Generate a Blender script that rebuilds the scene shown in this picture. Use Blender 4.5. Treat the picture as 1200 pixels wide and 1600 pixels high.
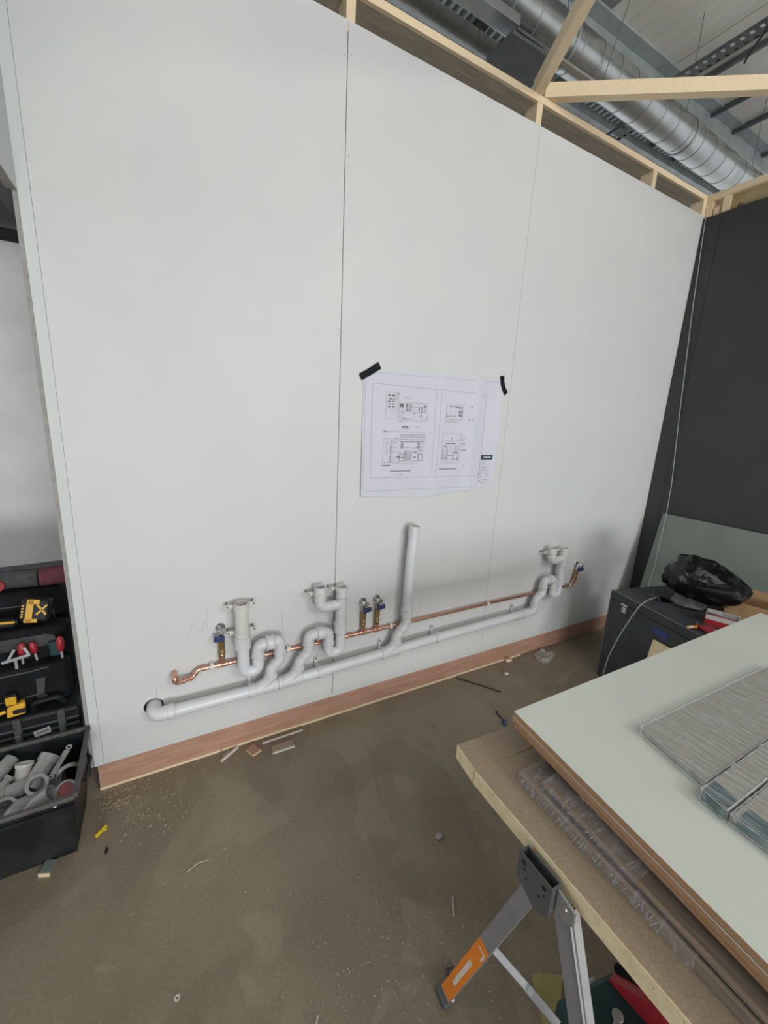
import bpy, bmesh, math, random
from mathutils import Vector, Matrix, noise
random.seed(7)
SC = bpy.context.scene
COL = SC.collection
for o in list(bpy.data.objects):
    bpy.data.objects.remove(o)

# ---------------------------------------------------------------- camera
cam_data = bpy.data.cameras.new('camera')
cam = bpy.data.objects.new('camera', cam_data)
COL.objects.link(cam)
SC.camera = cam
cam_data.sensor_fit = 'VERTICAL'
cam_data.sensor_height = 36.0
cam_data.lens = 633.13 / 1600 * 36.0
cam_data.clip_start = 0.02
cam_data.clip_end = 200
_r = Vector((0.87925243, -0.4737905, 0.04937323))      # right
_d = Vector((-0.06499523, -0.2219997, -0.97287808))    # down
_f = Vector((0.47190124, 0.85219639, -0.22598789))     # forward
cam.matrix_world = Matrix((
    (_r.x, -_d.x, -_f.x, 0.0),
    (_r.y, -_d.y, -_f.y, -1.9),
    (_r.z, -_d.z, -_f.z, 1.708),
    (0, 0, 0, 1)))

# ---------------------------------------------------------------- world, lamps, exposure
world = bpy.data.worlds.new('overcast_daylight')
SC.world = world
world.use_nodes = True
wb = world.node_tree.nodes['Background']
wb.inputs['Color'].default_value = (0.93, 0.97, 1.0, 1)
wb.inputs['Strength'].default_value = 0.95

def area(name, loc, target, sx, sy, power, col=(1, 1, 1)):
    l = bpy.data.lights.new(name, 'AREA')
    l.shape = 'RECTANGLE'
    l.size, l.size_y, l.energy, l.color = sx, sy, power, col
    o = bpy.data.objects.new(name, l)
    COL.objects.link(o)
    o.location = loc
    o.rotation_euler = (Vector(target) - Vector(loc)).to_track_quat('-Z', 'Y').to_euler()
    return o
area('shopfront_daylight', (0.6, -8.0, 1.10), (0.9, 0, 1.0), 3.4, 1.4, 300, (0.985, 0.99, 1.0))
area('high_window_daylight', (3.0, -7.0, 4.4), (1.0, -1.5, 0.9), 0.9, 0.8, 110, (1.0, 0.98, 0.95))
area('overhead_fill', (0.6, -4.6, 5.1), (0.6, -4.0, 0.0), 6.0, 3.6, 170, (1.0, 0.99, 0.96))  # unseen fill added overhead to lift the floor and table
area('next_room_fill', (-3.2, 0.3, 2.4), (-1.0, 1.5, 1.4), 1.2, 1.2, 22, (1.0, 0.98, 1.0))  # lamp added to brighten the far wall through the doorway

SC.view_settings.view_transform = 'Standard'
SC.view_settings.look = 'None'
SC.view_settings.gamma = 1
SC.view_settings.use_curve_mapping = False
SC.view_settings.exposure = -0.27

# ---------------------------------------------------------------- materials
def _rgba(c):
    return (c[0], c[1], c[2], 1)

def mat(name, c1, c2=None, scale=12, rough=0.6, metal=0.0, bump=0.0, bscale=60, stretch=(1, 1, 1),
        lo=0.35, hi=0.65, coat=0.0, detail=5, speck=None, sscale=200, sthr=0.68, spec=0.5):
    m = bpy.data.materials.new(name)
    m.use_nodes = True
    nt = m.node_tree
    N, L = nt.nodes, nt.links
    b = N['Principled BSDF']
    b.inputs['Roughness'].default_value = rough
    b.inputs['Metallic'].default_value = metal
    b.inputs['Specular IOR Level'].default_value = spec
    b.inputs['Coat Weight'].default_value = coat
    b.inputs['Coat Roughness'].default_value = 0.12
    tc = N.new('ShaderNodeTexCoord')
    mp = N.new('ShaderNodeMapping')
    mp.inputs['Scale'].default_value = stretch
    L.new(tc.outputs['Object'], mp.inputs['Vector'])
    if c2 is None:
        c2 = tuple(x * 0.9 for x in c1)
    n = N.new('ShaderNodeTexNoise')
    n.inputs['Scale'].default_value = scale
    n.inputs['Detail'].default_value = detail
    L.new(mp.outputs[0], n.inputs['Vector'])
    r = N.new('ShaderNodeValToRGB')
    r.color_ramp.elements[0].position = lo
    r.color_ramp.elements[1].position = hi
    r.color_ramp.elements[0].color = _rgba(c1)
    r.color_ramp.elements[1].color = _rgba(c2)
    L.new(n.outputs['Fac'], r.inputs['Fac'])
    out = r.outputs['Color']
    if speck is not None:
        n3 = N.new('ShaderNodeTexNoise')
        n3.inputs['Scale'].default_value = sscale
        n3.inputs['Detail'].default_value = 2
        L.new(tc.outputs['Object'], n3.inputs['Vector'])
        r3 = N.new('ShaderNodeValToRGB')
        r3.color_ramp.elements[0].position = sthr
        r3.color_ramp.elements[1].position = sthr + 0.05
        L.new(n3.outputs['Fac'], r3.inputs['Fac'])
        mx = N.new('ShaderNodeMixRGB')
        mx.inputs['Color2'].default_value = _rgba(speck)
        L.new(r3.outputs['Color'], mx.inputs['Fac'])
        L.new(out, mx.inputs['Color1'])
        out = mx.outputs['Color']
    L.new(out, b.inputs['Base Color'])
    if bump > 0:
        n2 = N.new('ShaderNodeTexNoise')
        n2.inputs['Scale'].default_value = bscale
        n2.inputs['Detail'].default_value = 4
        L.new(mp.outputs[0], n2.inputs['Vector'])
        bp = N.new('ShaderNodeBump')
        bp.inputs['Strength'].default_value = bump
        bp.inputs['Distance'].default_value = 0.01
        L.new(n2.outputs['Fac'], bp.inputs['Height'])
        L.new(bp.outputs[0], b.inputs['Normal'])
    return m

def film_mat(name, amount, tint=(0.8, 0.82, 0.84), stretch=(3, 30, 3), rough=0.18, lo=0.38, hi=0.72, dist=1.2):
    """clear stretch film: mostly see-through, milky in streaks, glossy with wrinkles"""
    m = bpy.data.materials.new(name)
    m.use_nodes = True
    nt = m.node_tree
    N, L = nt.nodes, nt.links
    b = N['Principled BSDF']
    b.inputs['Base Color'].default_value = _rgba(tint)
    b.inputs['Roughness'].default_value = rough
    tc = N.new('ShaderNodeTexCoord')
    mp = N.new('ShaderNodeMapping')
    mp.inputs['Scale'].default_value = stretch
    L.new(tc.outputs['Object'], mp.inputs['Vector'])
    n = N.new('ShaderNodeTexNoise')
    n.inputs['Scale'].default_value = 6
    n.inputs['Detail'].default_value = 6
    n.inputs['Distortion'].default_value = dist
    L.new(mp.outputs[0], n.inputs['Vector'])
    r = N.new('ShaderNodeValToRGB')
    r.color_ramp.elements[0].position = lo
    r.color_ramp.elements[1].position = hi
    a0 = amount * 0.45
    r.color_ramp.elements[0].color = (a0, a0, a0, 1)
    a1 = min(1, amount * 1.9)
    r.color_ramp.elements[1].color = (a1, a1, a1, 1)
    L.new(n.outputs['Fac'], r.inputs['Fac'])
    bp = N.new('ShaderNodeBump')
    bp.inputs['Strength'].default_value = 0.22
    bp.inputs['Distance'].default_value = 0.01
    L.new(n.outputs['Fac'], bp.inputs['Height'])
    L.new(bp.outputs[0], b.inputs['Normal'])
    tr = N.new('ShaderNodeBsdfTransparent')
    mx = N.new('ShaderNodeMixShader')
    L.new(r.outputs['Color'], mx.inputs[0])
    L.new(tr.outputs[0], mx.inputs[1])
    L.new(b.outputs[0], mx.inputs[2])
    L.new(mx.outputs[0], N['Material Output'].inputs['Surface'])
    return m

def floor_mat():
    m = bpy.data.materials.new('dusty_concrete')
    m.use_nodes = True
    nt = m.node_tree
    N, L = nt.nodes, nt.links
    b = N['Principled BSDF']
    b.inputs['Roughness'].default_value = 0.78
    tc = N.new('ShaderNodeTexCoord')
    def tex(scale, detail=5, dist=0.0, rough=0.55):
        n = N.new('ShaderNodeTexNoise')
        n.inputs['Scale'].default_value = scale
        n.inputs['Detail'].default_value = detail
        n.inputs['Distortion'].default_value = dist
        n.inputs['Roughness'].default_value = rough
        L.new(tc.outputs['Object'], n.inputs['Vector'])
        return n
    def ramp(src, p0, p1, c0, c1):
        r = N.new('ShaderNodeValToRGB')
        r.color_ramp.elements[0].position = p0
        r.color_ramp.elements[1].position = p1
        r.color_ramp.elements[0].color = _rgba(c0)
        r.color_ramp.elements[1].color = _rgba(c1)
        L.new(src, r.inputs['Fac'])
        return r.outputs['Color']
    def mix(fac, a, bb, mode='MIX'):
        x = N.new('ShaderNodeMixRGB')
        x.blend_type = mode
        if isinstance(fac, float):
            x.inputs['Fac'].default_value = fac
        else:
            L.new(fac, x.inputs['Fac'])
        for s, v in ((x.inputs['Color1'], a), (x.inputs['Color2'], bb)):
            if isinstance(v, tuple):
                s.default_value = _rgba(v)
            else:
                L.new(v, s)
        return x.outputs['Color']
    base = ramp(tex(1.6, 6, 0.6).outputs['Fac'], 0.32, 0.7, (0.212, 0.172, 0.118), (0.296, 0.247, 0.176))
    # dried spills with a sharp rim
    sp = ramp(tex(2.1, 2, 0.9).outputs['Fac'], 0.545, 0.56, (0, 0, 0), (0.42, 0.42, 0.42))
    base = mix(sp, base, (0.328, 0.277, 0.202))
    sp2 = ramp(tex(1.3, 1, 1.5).outputs['Fac'], 0.40, 0.425, (0.40, 0.40, 0.40), (0, 0, 0))
    base = mix(sp2, base, (0.182, 0.145, 0.100))
    fine = ramp(tex(90, 6, 0, 0.7).outputs['Fac'], 0.3, 0.72, (0.72, 0.72, 0.72), (1.14, 1.14, 1.14))
    base = mix(0.8, base, fine, 'MULTIPLY')
    grit = ramp(tex(260, 1).outputs['Fac'], 0.73, 0.78, (0, 0, 0), (0.5, 0.5, 0.5))
    base = mix(grit, base, (0.52, 0.47, 0.38))
    L.new(base, b.inputs['Base Color'])
    bp = N.new('ShaderNodeBump')
    bp.inputs['Strength'].default_value = 0.35
    bp.inputs['Distance'].default_value = 0.004
    L.new(tex(70, 6, 0, 0.7).outputs['Fac'], bp.inputs['Height'])
    L.new(bp.outputs[0], b.inputs['Normal'])
    return m

M = {}
M['wall'] = mat('white_board', (0.595, 0.605, 0.60), (0.615, 0.625, 0.615), 3, 0.5, bump=0.02, bscale=300)
M['wall_edge'] = mat('pale_green_board', (0.572, 0.603, 0.592), (0.592, 0.620, 0.608), 4, 0.55)
M['raw_edge'] = mat('raw_board_edge', (0.33, 0.325, 0.31), (0.27, 0.265, 0.25), 40, 0.8)
M['dark_wall'] = mat('charcoal_board', (0.034, 0.034, 0.037), (0.041, 0.041, 0.043), 5, 0.55, bump=0.02, bscale=200)
M['black'] = mat('black_gap', (0.012, 0.012, 0.012), None, 10, 0.8)
M['floor'] = floor_mat()
M['ply'] = mat('red_plywood', (0.35, 0.185, 0.125), (0.47, 0.285, 0.205), 5, 0.65, stretch=(1, 4, 9), bump=0.03, lo=0.3, hi=0.7)
M['pine'] = mat('sawn_pine', (0.70, 0.555, 0.36), (0.78, 0.645, 0.44), 4, 0.65, stretch=(1.5, 14, 14), lo=0.2, hi=0.8, speck=(0.45, 0.28, 0.15), sscale=9, sthr=0.78)
M['pine_y'] = mat('sawn_pine_along', (0.70, 0.555, 0.36), (0.78, 0.645, 0.44), 4, 0.65, stretch=(14, 1.5, 14), lo=0.2, hi=0.8, speck=(0.45, 0.28, 0.15), sscale=9, sthr=0.78)
M['pine_z'] = mat('sawn_pine_upright', (0.70, 0.555, 0.36), (0.78, 0.645, 0.44), 4, 0.65, stretch=(14, 14, 1.5), lo=0.3, hi=0.7)
M['wool'] = mat('stained_insulation', (0.30, 0.24, 0.12), (0.42, 0.35, 0.20), 9, 0.9, speck=(0.13, 0.08, 0.04), sscale=12, sthr=0.6)
M['pvc'] = mat('light_grey_pvc', (0.64, 0.65, 0.68), (0.67, 0.68, 0.70), 6, 0.32)
M['pvc_fit'] = mat('fitting_grey_pvc', (0.60, 0.605, 0.62), (0.63, 0.635, 0.645), 6, 0.36)
M['pvc_cream'] = mat('cream_pvc', (0.59, 0.585, 0.54), (0.62, 0.615, 0.57), 6, 0.4)
M['pvc_dull'] = mat('grey_pvc_dimmed', (0.25, 0.255, 0.25), (0.33, 0.335, 0.32), 14, 0.35)  # darker PVC, crate shade put into its colour; reused on the conduit
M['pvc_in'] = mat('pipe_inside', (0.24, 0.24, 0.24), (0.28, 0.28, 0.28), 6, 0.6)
M['copper'] = mat('copper', (0.70, 0.41, 0.31), (0.58, 0.31, 0.23), 14, 0.30, metal=0.85, stretch=(1, 4, 4))
M['brass'] = mat('brass', (0.45, 0.33, 0.16), (0.32, 0.23, 0.10), 40, 0.35, metal=0.85)
M['chrome'] = mat('chrome', (0.75, 0.76, 0.78), (0.6, 0.6, 0.62), 20, 0.15, metal=1.0)
M['blue'] = mat('blue_handle', (0.022, 0.04, 0.13), None, 20, 0.45)
M['clip'] = mat('white_clip', (0.70, 0.68, 0.62), None, 20, 0.5)
M['screw'] = mat('screw_steel', (0.20, 0.19, 0.18), None, 60, 0.45, metal=0.6)
M['pencil'] = mat('pencil_line', (0.42, 0.42, 0.42), None, 60, 0.9)
M['paper'] = mat('drawing_paper', (0.585, 0.595, 0.66), (0.605, 0.615, 0.68), 5, 0.7, spec=0.2)
M['ink'] = mat('printed_ink', (0.10, 0.10, 0.12), (0.20, 0.20, 0.23), 80, 0.8)
M['ink_soft'] = mat('printed_thin_lines', (0.34, 0.34, 0.38), (0.43, 0.43, 0.47), 60, 0.8)
M['navy'] = mat('printed_navy', (0.022, 0.045, 0.085), None, 40, 0.7)
M['ink_pale'] = mat('pale_lettering', (0.50, 0.58, 0.66), None, 40, 0.7)
M['tape'] = mat('black_cloth_tape', (0.009, 0.010, 0.010), (0.013, 0.014, 0.014), 60, 0.7, spec=0.15)
M['roof'] = mat('roof_liner', (0.66, 0.64, 0.59), (0.74, 0.72, 0.66), 3, 0.6, stretch=(9, 0.4, 1), bump=0.03)
M['roof_dark'] = mat('roof_liner_grey', (0.22, 0.225, 0.225), (0.26, 0.265, 0.265), 3, 0.6, stretch=(9, 0.4, 1))
M['deck'] = mat('galvanised_deck', (0.34, 0.39, 0.385), (0.44, 0.48, 0.475), 6, 0.45, metal=0.3)
M['galv'] = mat('galvanised_steel', (0.36, 0.38, 0.38), (0.46, 0.48, 0.48), 8, 0.35, metal=0.75)
M['duct'] = mat('spiral_duct_steel', (0.44, 0.46, 0.455), (0.54, 0.56, 0.555), 7, 0.27, metal=0.95)
M['steel_dark'] = mat('dark_steel', (0.085, 0.092, 0.095), (0.12, 0.127, 0.13), 9, 0.5, metal=0.3)
M['laminate'] = mat('white_laminate', (0.70, 0.735, 0.655), (0.725, 0.76, 0.68), 5, 0.42, bump=0.02, bscale=400)
M['mr_board'] = mat('grey_green_board', (0.165, 0.20, 0.17), (0.19, 0.225, 0.195), 5, 0.65, spec=0.3)
M['mdf_edge'] = mat('brown_board_edge', (0.36, 0.20, 0.10), (0.45, 0.275, 0.15), 30, 0.75, stretch=(3, 3, 30))
M['mdf_dark'] = mat('dark_board_face', (0.17, 0.09, 0.05), (0.21, 0.115, 0.065), 30, 0.7)
M['white_edge'] = mat('pale_core_strip', (0.68, 0.62, 0.55), None, 40, 0.7)
M['chip_top'] = mat('chipboard_face', (0.31, 0.235, 0.16), (0.385, 0.30, 0.21), 170, 0.75, speck=(0.45, 0.36, 0.25), sscale=320, sthr=0.68, bump=0.04, bscale=260)
M['chip_edge'] = mat('chipboard_raw_edge', (0.72, 0.60, 0.37), (0.82, 0.70, 0.46), 30, 0.8, speck=(0.52, 0.40, 0.23), sscale=120, sthr=0.66, bump=0.12, bscale=130)
M['walnut'] = mat('brown_grained_board', (0.185, 0.145, 0.115), (0.26, 0.21, 0.17), 7, 0.4, stretch=(30, 1, 30), bump=0.03, coat=0.35)
M['walnut_side'] = mat('brown_board_lip', (0.27, 0.205, 0.15), (0.35, 0.275, 0.20), 7, 0.5, stretch=(30, 1, 30))
M['oak_grey'] = mat('grey_oak_slats', (0.33, 0.32, 0.265), (0.385, 0.375, 0.315), 6, 0.5, stretch=(1, 40, 40), lo=0.3, hi=0.7)
M['teal'] = mat('teal_label_board', (0.012, 0.075, 0.080), (0.018, 0.095, 0.10), 9, 0.4)
M['film'] = film_mat('stretch_film', 0.25, tint=(0.74, 0.76, 0.77), stretch=(26, 2.5, 8), rough=0.14, dist=0.35)
M['film_milky'] = film_mat('gathered_film', 0.34, tint=(0.74, 0.76, 0.78), stretch=(20, 20, 20), rough=0.14, dist=0.6)
M['crease'] = mat('film_crease', (0.60, 0.60, 0.60), (0.42, 0.40, 0.38), 60, 0.25)
M['film_thin'] = film_mat('stretch_film_thin', 0.24, stretch=(3, 16, 5), rough=0.13, lo=0.52, hi=0.74)
M['black_plastic'] = mat('black_plastic', (0.008, 0.009, 0.010), (0.014, 0.015, 0.016), 18, 0.5, bump=0.05, bscale=120, spec=0.3)
M['black_worn'] = mat('scuffed_black_plastic', (0.009, 0.0105, 0.012), (0.036, 0.037, 0.038), 7, 0.55, lo=0.45, hi=0.85, bump=0.06, bscale=140, detail=9, spec=0.3)
M['rim_worn'] = mat('worn_plastic_rim', (0.055, 0.055, 0.052), (0.09, 0.088, 0.082), 30, 0.55)
M['nylon'] = mat('black_nylon', (0.005, 0.0055, 0.006), (0.010, 0.0105, 0.012), 30, 0.8, bump=0.25, bscale=180, spec=0.2)
M['nylon_grey'] = mat('grey_nylon_web', (0.055, 0.055, 0.057), (0.08, 0.08, 0.082), 60, 0.8, spec=0.2)
M['bag_film'] = mat('black_bin_film', (0.004, 0.004, 0.005), (0.007, 0.007, 0.008), 6, 0.17, bump=0.2, bscale=10, spec=0.4)
M['yellow'] = mat('tool_yellow', (0.66, 0.36, 0.02), (0.72, 0.41, 0.03), 20, 0.45)
M['red'] = mat('tool_red', (0.36, 0.022, 0.030), (0.28, 0.018, 0.025), 20, 0.4)
M['dark_red'] = mat('dark_red_cloth', (0.115, 0.03, 0.04), (0.15, 0.04, 0.05), 30, 0.85, bump=0.2, bscale=90)
M['grey_cloth'] = mat('dark_grey_cloth', (0.05, 0.051, 0.053), (0.075, 0.076, 0.079), 30, 0.85, bump=0.2, bscale=90, spec=0.2)
M['silver'] = mat('grey_metal', (0.42, 0.43, 0.44), (0.50, 0.51, 0.52), 20, 0.4, metal=0.5)
M['label'] = mat('white_label', (0.70, 0.71, 0.71), None, 20, 0.6)
M['case'] = mat('charcoal_case', (0.042, 0.046, 0.051), (0.055, 0.059, 0.064), 9, 0.6, speck=(0.09, 0.09, 0.09), sscale=60, sthr=0.74, spec=0.35)
M['case_edge'] = mat('worn_case_edge', (0.17, 0.17, 0.165), (0.11, 0.11, 0.11), 30, 0.5)
M['blue_tape'] = mat('blue_tape', (0.03, 0.045, 0.16), (0.04, 0.06, 0.19), 30, 0.6)
M['card'] = mat('brown_cardboard', (0.30, 0.185, 0.085), (0.37, 0.24, 0.12), 14, 0.8)
M['white_card'] = mat('white_carton', (0.52, 0.51, 0.50), None, 20, 0.6)
M['cable'] = mat('grey_cable', (0.30, 0.33, 0.35), None, 20, 0.5)
M['orange'] = mat('orange_sticker', (0.80, 0.25, 0.025), (0.74, 0.21, 0.02), 20, 0.45)
M['sticker_white'] = mat('sticker_lettering', (0.78, 0.72, 0.66), (0.62, 0.50, 0.40), 90, 0.5)
M['leg_grey'] = mat('grey_painted_steel', (0.23, 0.235, 0.24), (0.28, 0.285, 0.29), 14, 0.4, metal=0.3)
M['plate_grey'] = mat('dark_grey_bracket', (0.105, 0.11, 0.116), (0.135, 0.14, 0.146), 14, 0.45, metal=0.3)
M['clear'] = film_mat('clear_polythene', 0.6, tint=(0.62, 0.60, 0.55), stretch=(9, 14, 9))
M['sawdust'] = mat('sawdust', (0.50, 0.41, 0.28), (0.36, 0.30, 0.22), 90, 0.9)
M['grit'] = mat('pale_grit', (0.62, 0.58, 0.50), (0.45, 0.41, 0.34), 40, 0.9)
M['yellow_bit'] = mat('yellow_plastic', (0.62, 0.46, 0.015), (0.70, 0.54, 0.03), 60, 0.4)
M['teal_case'] = mat('teal_tool_case', (0.008, 0.036, 0.041), (0.011, 0.046, 0.051), 14, 0.5)
M['olive'] = mat('yellowish_paper', (0.36, 0.31, 0.12), (0.42, 0.37, 0.16), 9, 0.7)
M['far_white'] = mat('far_white_wall', (0.74, 0.735, 0.75), None, 4, 0.6)
M['grey_paint'] = mat('mid_grey_paint', (0.16, 0.16, 0.165), None, 6, 0.6)
M['bulk_dark'] = mat('dark_bulkhead_paint', (0.035, 0.034, 0.04), None, 6, 0.6)
M['shaded_wood'] = mat('shaded_plate_wood', (0.33, 0.28, 0.21), (0.42, 0.36, 0.28), 4, 0.8, stretch=(1.5, 14, 14))  # timber darkened to carry the shade under the top plate

# ---------------------------------------------------------------- mesh builder
def V(*a):
    return Vector(a)

def fillet(pts, r, n=6):
    pts = [Vector(p) for p in pts]
    out = [pts[0]]
    for i in range(1, len(pts) - 1):
        a, p, b = pts[i - 1], pts[i], pts[i + 1]
        d1, d2 = (a - p), (b - p)
        l1, l2 = d1.length, d2.length
        d1.normalize(); d2.normalize()
        ang = d1.angle(d2, math.pi)
        if ang > math.pi - 0.03:
            out.append(p); continue
        t = min(r / max(math.tan(ang / 2), 1e-4), 0.49 * l1, 0.49 * l2)
        A, B = p + d1 * t, p + d2 * t
        for k in range(n + 1):
            u = k / n
            out.append(A * (1 - u) ** 2 + p * 2 * u * (1 - u) + B * u * u)
    out.append(pts[-1])
    return out

class MB:
    def __init__(self):
        self.v, self.f = [], []
    def add(self, vs, fs):
        n = len(self.v)
        self.v += [Vector(v) for v in vs]
        self.f += [tuple(i + n for i in f) for f in fs]
        return self
    def hexa(self, p):
        """8 corners: bottom 4 counter-clockwise, top 4 above them"""
        return self.add(p, [(3, 2, 1, 0), (4, 5, 6, 7), (0, 1, 5, 4), (1, 2, 6, 5), (2, 3, 7, 6), (3, 0, 4, 7)])
    def box(self, x0, x1, y0, y1, z0, z1):
        return self.hexa([(x0, y0, z0), (x1, y0, z0), (x1, y1, z0), (x0, y1, z0),
                          (x0, y0, z1), (x1, y0, z1), (x1, y1, z1), (x0, y1, z1)])
    def slab(self, quad, z0, z1):
        """quad of (x, y) counter-clockwise"""
        return self.hexa([(x, y, z0) for x, y in quad] + [(x, y, z1) for x, y in quad])
    def rbox(self, c, s, rot):
        """box of size s about c turned by the 3x3 rot"""
        c = Vector(c)
        hx, hy, hz = s[0] / 2, s[1] / 2, s[2] / 2
        P = [(-hx, -hy, -hz), (hx, -hy, -hz), (hx, hy, -hz), (-hx, hy, -hz),
             (-hx, -hy, hz), (hx, -hy, hz), (hx, hy, hz), (-hx, hy, hz)]
        return self.hexa([c + rot @ Vector(p) for p in P])
    def bar(self, p0, p1, w, h, up=(0, 0, 1)):
        """rectangular bar from p0 to p1; w across, h along up"""
        p0, p1 = Vector(p0), Vector(p1)
        d = (p1 - p0).normalized()
        s = d.cross(Vector(up)).normalized()
        u = s.cross(d).normalized()
        q = []
        for p in (p0, p1):
            q.append([p - s * w / 2 - u * h / 2, p + s * w / 2 - u * h / 2, p + s * w / 2 + u * h / 2, p - s * w / 2 + u * h / 2])
        a, b = q
        return self.add(a + b, [(0, 1, 2, 3), (7, 6, 5, 4), (0, 4, 5, 1), (1, 5, 6, 2), (2, 6, 7, 3), (3, 7, 4, 0)])
    def tube(self, path, r, seg=14, inner=None, caps=True, radii=None):
        path = [Vector(p) for p in path]
        n = len(path)
        tans = []
        for i in range(n):
            a = path[max(0, i - 1)]; b = path[min(n - 1, i + 1)]
            tans.append((b - a).normalized())
        t0 = tans[0]
        ref = Vector((0, 1, 0)) if abs(t0.y) < 0.9 else Vector((1, 0, 0))
        nrm = (ref - t0 * ref.dot(t0)).normalized()
        frames = []
        for i in range(n):
            t = tans[i]
            nrm = (nrm - t * nrm.dot(t)).normalized()
            frames.append((nrm.copy(), t.cross(nrm)))
        def ring(i, rr):
            a, b = frames[i]
            return [path[i] + a * math.cos(2 * math.pi * k / seg) * rr + b * math.sin(2 * math.pi * k / seg) * rr for k in range(seg)]
        vs, fs = [], []
        for i in range(n):
            vs += ring(i, radii[i] if radii else r)
        for i in range(n - 1):
            for k in range(seg):
                k2 = (k + 1) % seg
                fs.append((i * seg + k, i * seg + k2, (i + 1) * seg + k2, (i + 1) * seg + k))
        if inner:
            off = len(vs)
            for i in range(n):
                vs += ring(i, inner)
            for i in range(n - 1):
                for k in range(seg):
                    k2 = (k + 1) % seg
                    fs.append((off + i * seg + k2, off + i * seg + k, off + (i + 1) * seg + k, off + (i + 1) * seg + k2))
            for k in range(seg):
                k2 = (k + 1) % seg
                fs.append((k2, k, off + k, off + k2))
                e = (n - 1) * seg
                fs.append((e + k, e + k2, off + e + k2, off + e + k))
        elif caps:
            fs.append(tuple(range(seg))[::-1])
            fs.append(tuple((n - 1) * seg + k for k in range(seg)))
        return self.add(vs, fs)
    def lathe(self, prof, origin, axis, seg=16):
        """prof: (radius, distance along axis)"""
        o, ax = Vector(origin), Vector(axis).normalized()
        ref = Vector((0, 1, 0)) if abs(ax.y) < 0.9 else Vector((1, 0, 0))
        a = (ref - ax * ref.dot(ax)).normalized()
        b = ax.cross(a)
        vs, fs = [], []
        for r, t in prof:
            for k in range(seg):
                an = 2 * math.pi * k / seg
                vs.append(o + ax * t + a * math.cos(an) * r + b * math.sin(an) * r)
        for i in range(len(prof) - 1):
            for k in range(seg):
                k2 = (k + 1) % seg
                fs.append((i * seg + k, i * seg + k2, (i + 1) * seg + k2, (i + 1) * seg + k))
        if prof[0][0] > 1e-6:
            fs.append(tuple(range(seg))[::-1])
        if prof[-1][0] > 1e-6:
            fs.append(tuple((len(prof) - 1) * seg + k for k in range(seg)))
        return self.add(vs, fs)
    def collar(self, c, axis, length, r, seg=16):
        h = length / 2
        b = min(0.003, h * 0.5)
        return self.lathe([(r - b, -h), (r, -h + b), (r, h - b), (r - b, h)], c, axis, seg)
    def ring(self, c, axis, length, r, ri, seg=18):
        o, ax = Vector(c), Vector(axis).normalized()
        return self.tube([o - ax * length / 2, o + ax * length / 2], r, seg, inner=ri)
    def ribbon(self, pts, w, y):
        """flat line on the wall face: pts (x, z), y a number or function"""
        for (x0, z0), (x1, z1) in zip(pts, pts[1:]):
            L = math.hypot(x1 - x0, z1 - z0) or 1e-6
            nx, nz = -(z1 - z0) / L * w / 2, (x1 - x0) / L * w / 2
            fy = y if callable(y) else (lambda a, b: y)
            n = max(1, int(L / 0.04))
            for i in range(n):
                u, v = i / n, (i + 1) / n
                ax, az, bx, bz = x0 + (x1 - x0) * u, z0 + (z1 - z0) * u, x0 + (x1 - x0) * v, z0 + (z1 - z0) * v
                q = [(ax - nx, az - nz), (bx - nx, bz - nz), (bx + nx, bz + nz), (ax + nx, az + nz)]
                self.add([(px, fy(px, pz), pz) for px, pz in q], [(0, 1, 2, 3)])
        return self

def link_mesh(name, mb, m, base=(0, 0, 0), parent=None, bevel=0.0, smooth=40, seg=2):
    base = Vector(base)
    me = bpy.data.meshes.new(name)
    me.from_pydata([v - base for v in mb.v], [], mb.f)
    me.validate()
    bm = bmesh.new()
    bm.from_mesh(me)
    bmesh.ops.recalc_face_normals(bm, faces=bm.faces[:])
    bm.to_mesh(me)
    bm.free()
    if smooth:
        me.polygons.foreach_set('use_smooth', [True] * len(me.polygons))
        me.set_sharp_from_angle(angle=math.radians(smooth))
    me.materials.append(M[m] if isinstance(m, str) else m)
    o = bpy.data.objects.new(name, me)
    COL.objects.link(o)
    if parent is not None:
        o.parent = parent
    else:
        o.location = base
    if bevel > 0:
        md = o.modifiers.new('bevel', 'BEVEL')
        md.width = bevel
        md.segments = seg
        md.limit_method = 'ANGLE'
        md.angle_limit = math.radians(40)
    return o

class Thing:
    """an Empty at the thing's base; parts keep world coordinates at build time"""
    def __init__(self, name, label, cat, base, group=None):
        self.base = Vector(base)
        o = bpy.data.objects.new(name, None)
        o.empty_display_size = 0.05
        COL.objects.link(o)
        o.location = self.base
        o['label'] = label
        o['category'] = cat
        if group:
            o['group'] = group
        self.o = o
    def part(self, name, mb, m, parent=None, **kw):
        return link_mesh(name, mb, m, self.base, parent or self.o, **kw)

def single(name, label, cat, base, mb, m, group=None, **kw):
    o = link_mesh(name, mb, m, base, None, **kw)
    o['label'] = label
    o['category'] = cat
    if group:
        o['group'] = group
    return o

def struct(name, mb, m, parent=None, **kw):
    o = link_mesh(name, mb, m, (0, 0, 0), parent, **kw)
    if parent is None:
        o['kind'] = 'structure'
    return o

def lift(o, base):
    """move a mesh object's origin to base without moving the mesh"""
    b = Vector(base)
    o.data.transform(Matrix.Translation(-b))
    o.location = b

# ================================================================ the setting
struct('floor', MB().box(-9, 10, -11, 6, -0.1, 0.0), 'floor', smooth=0)

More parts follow.
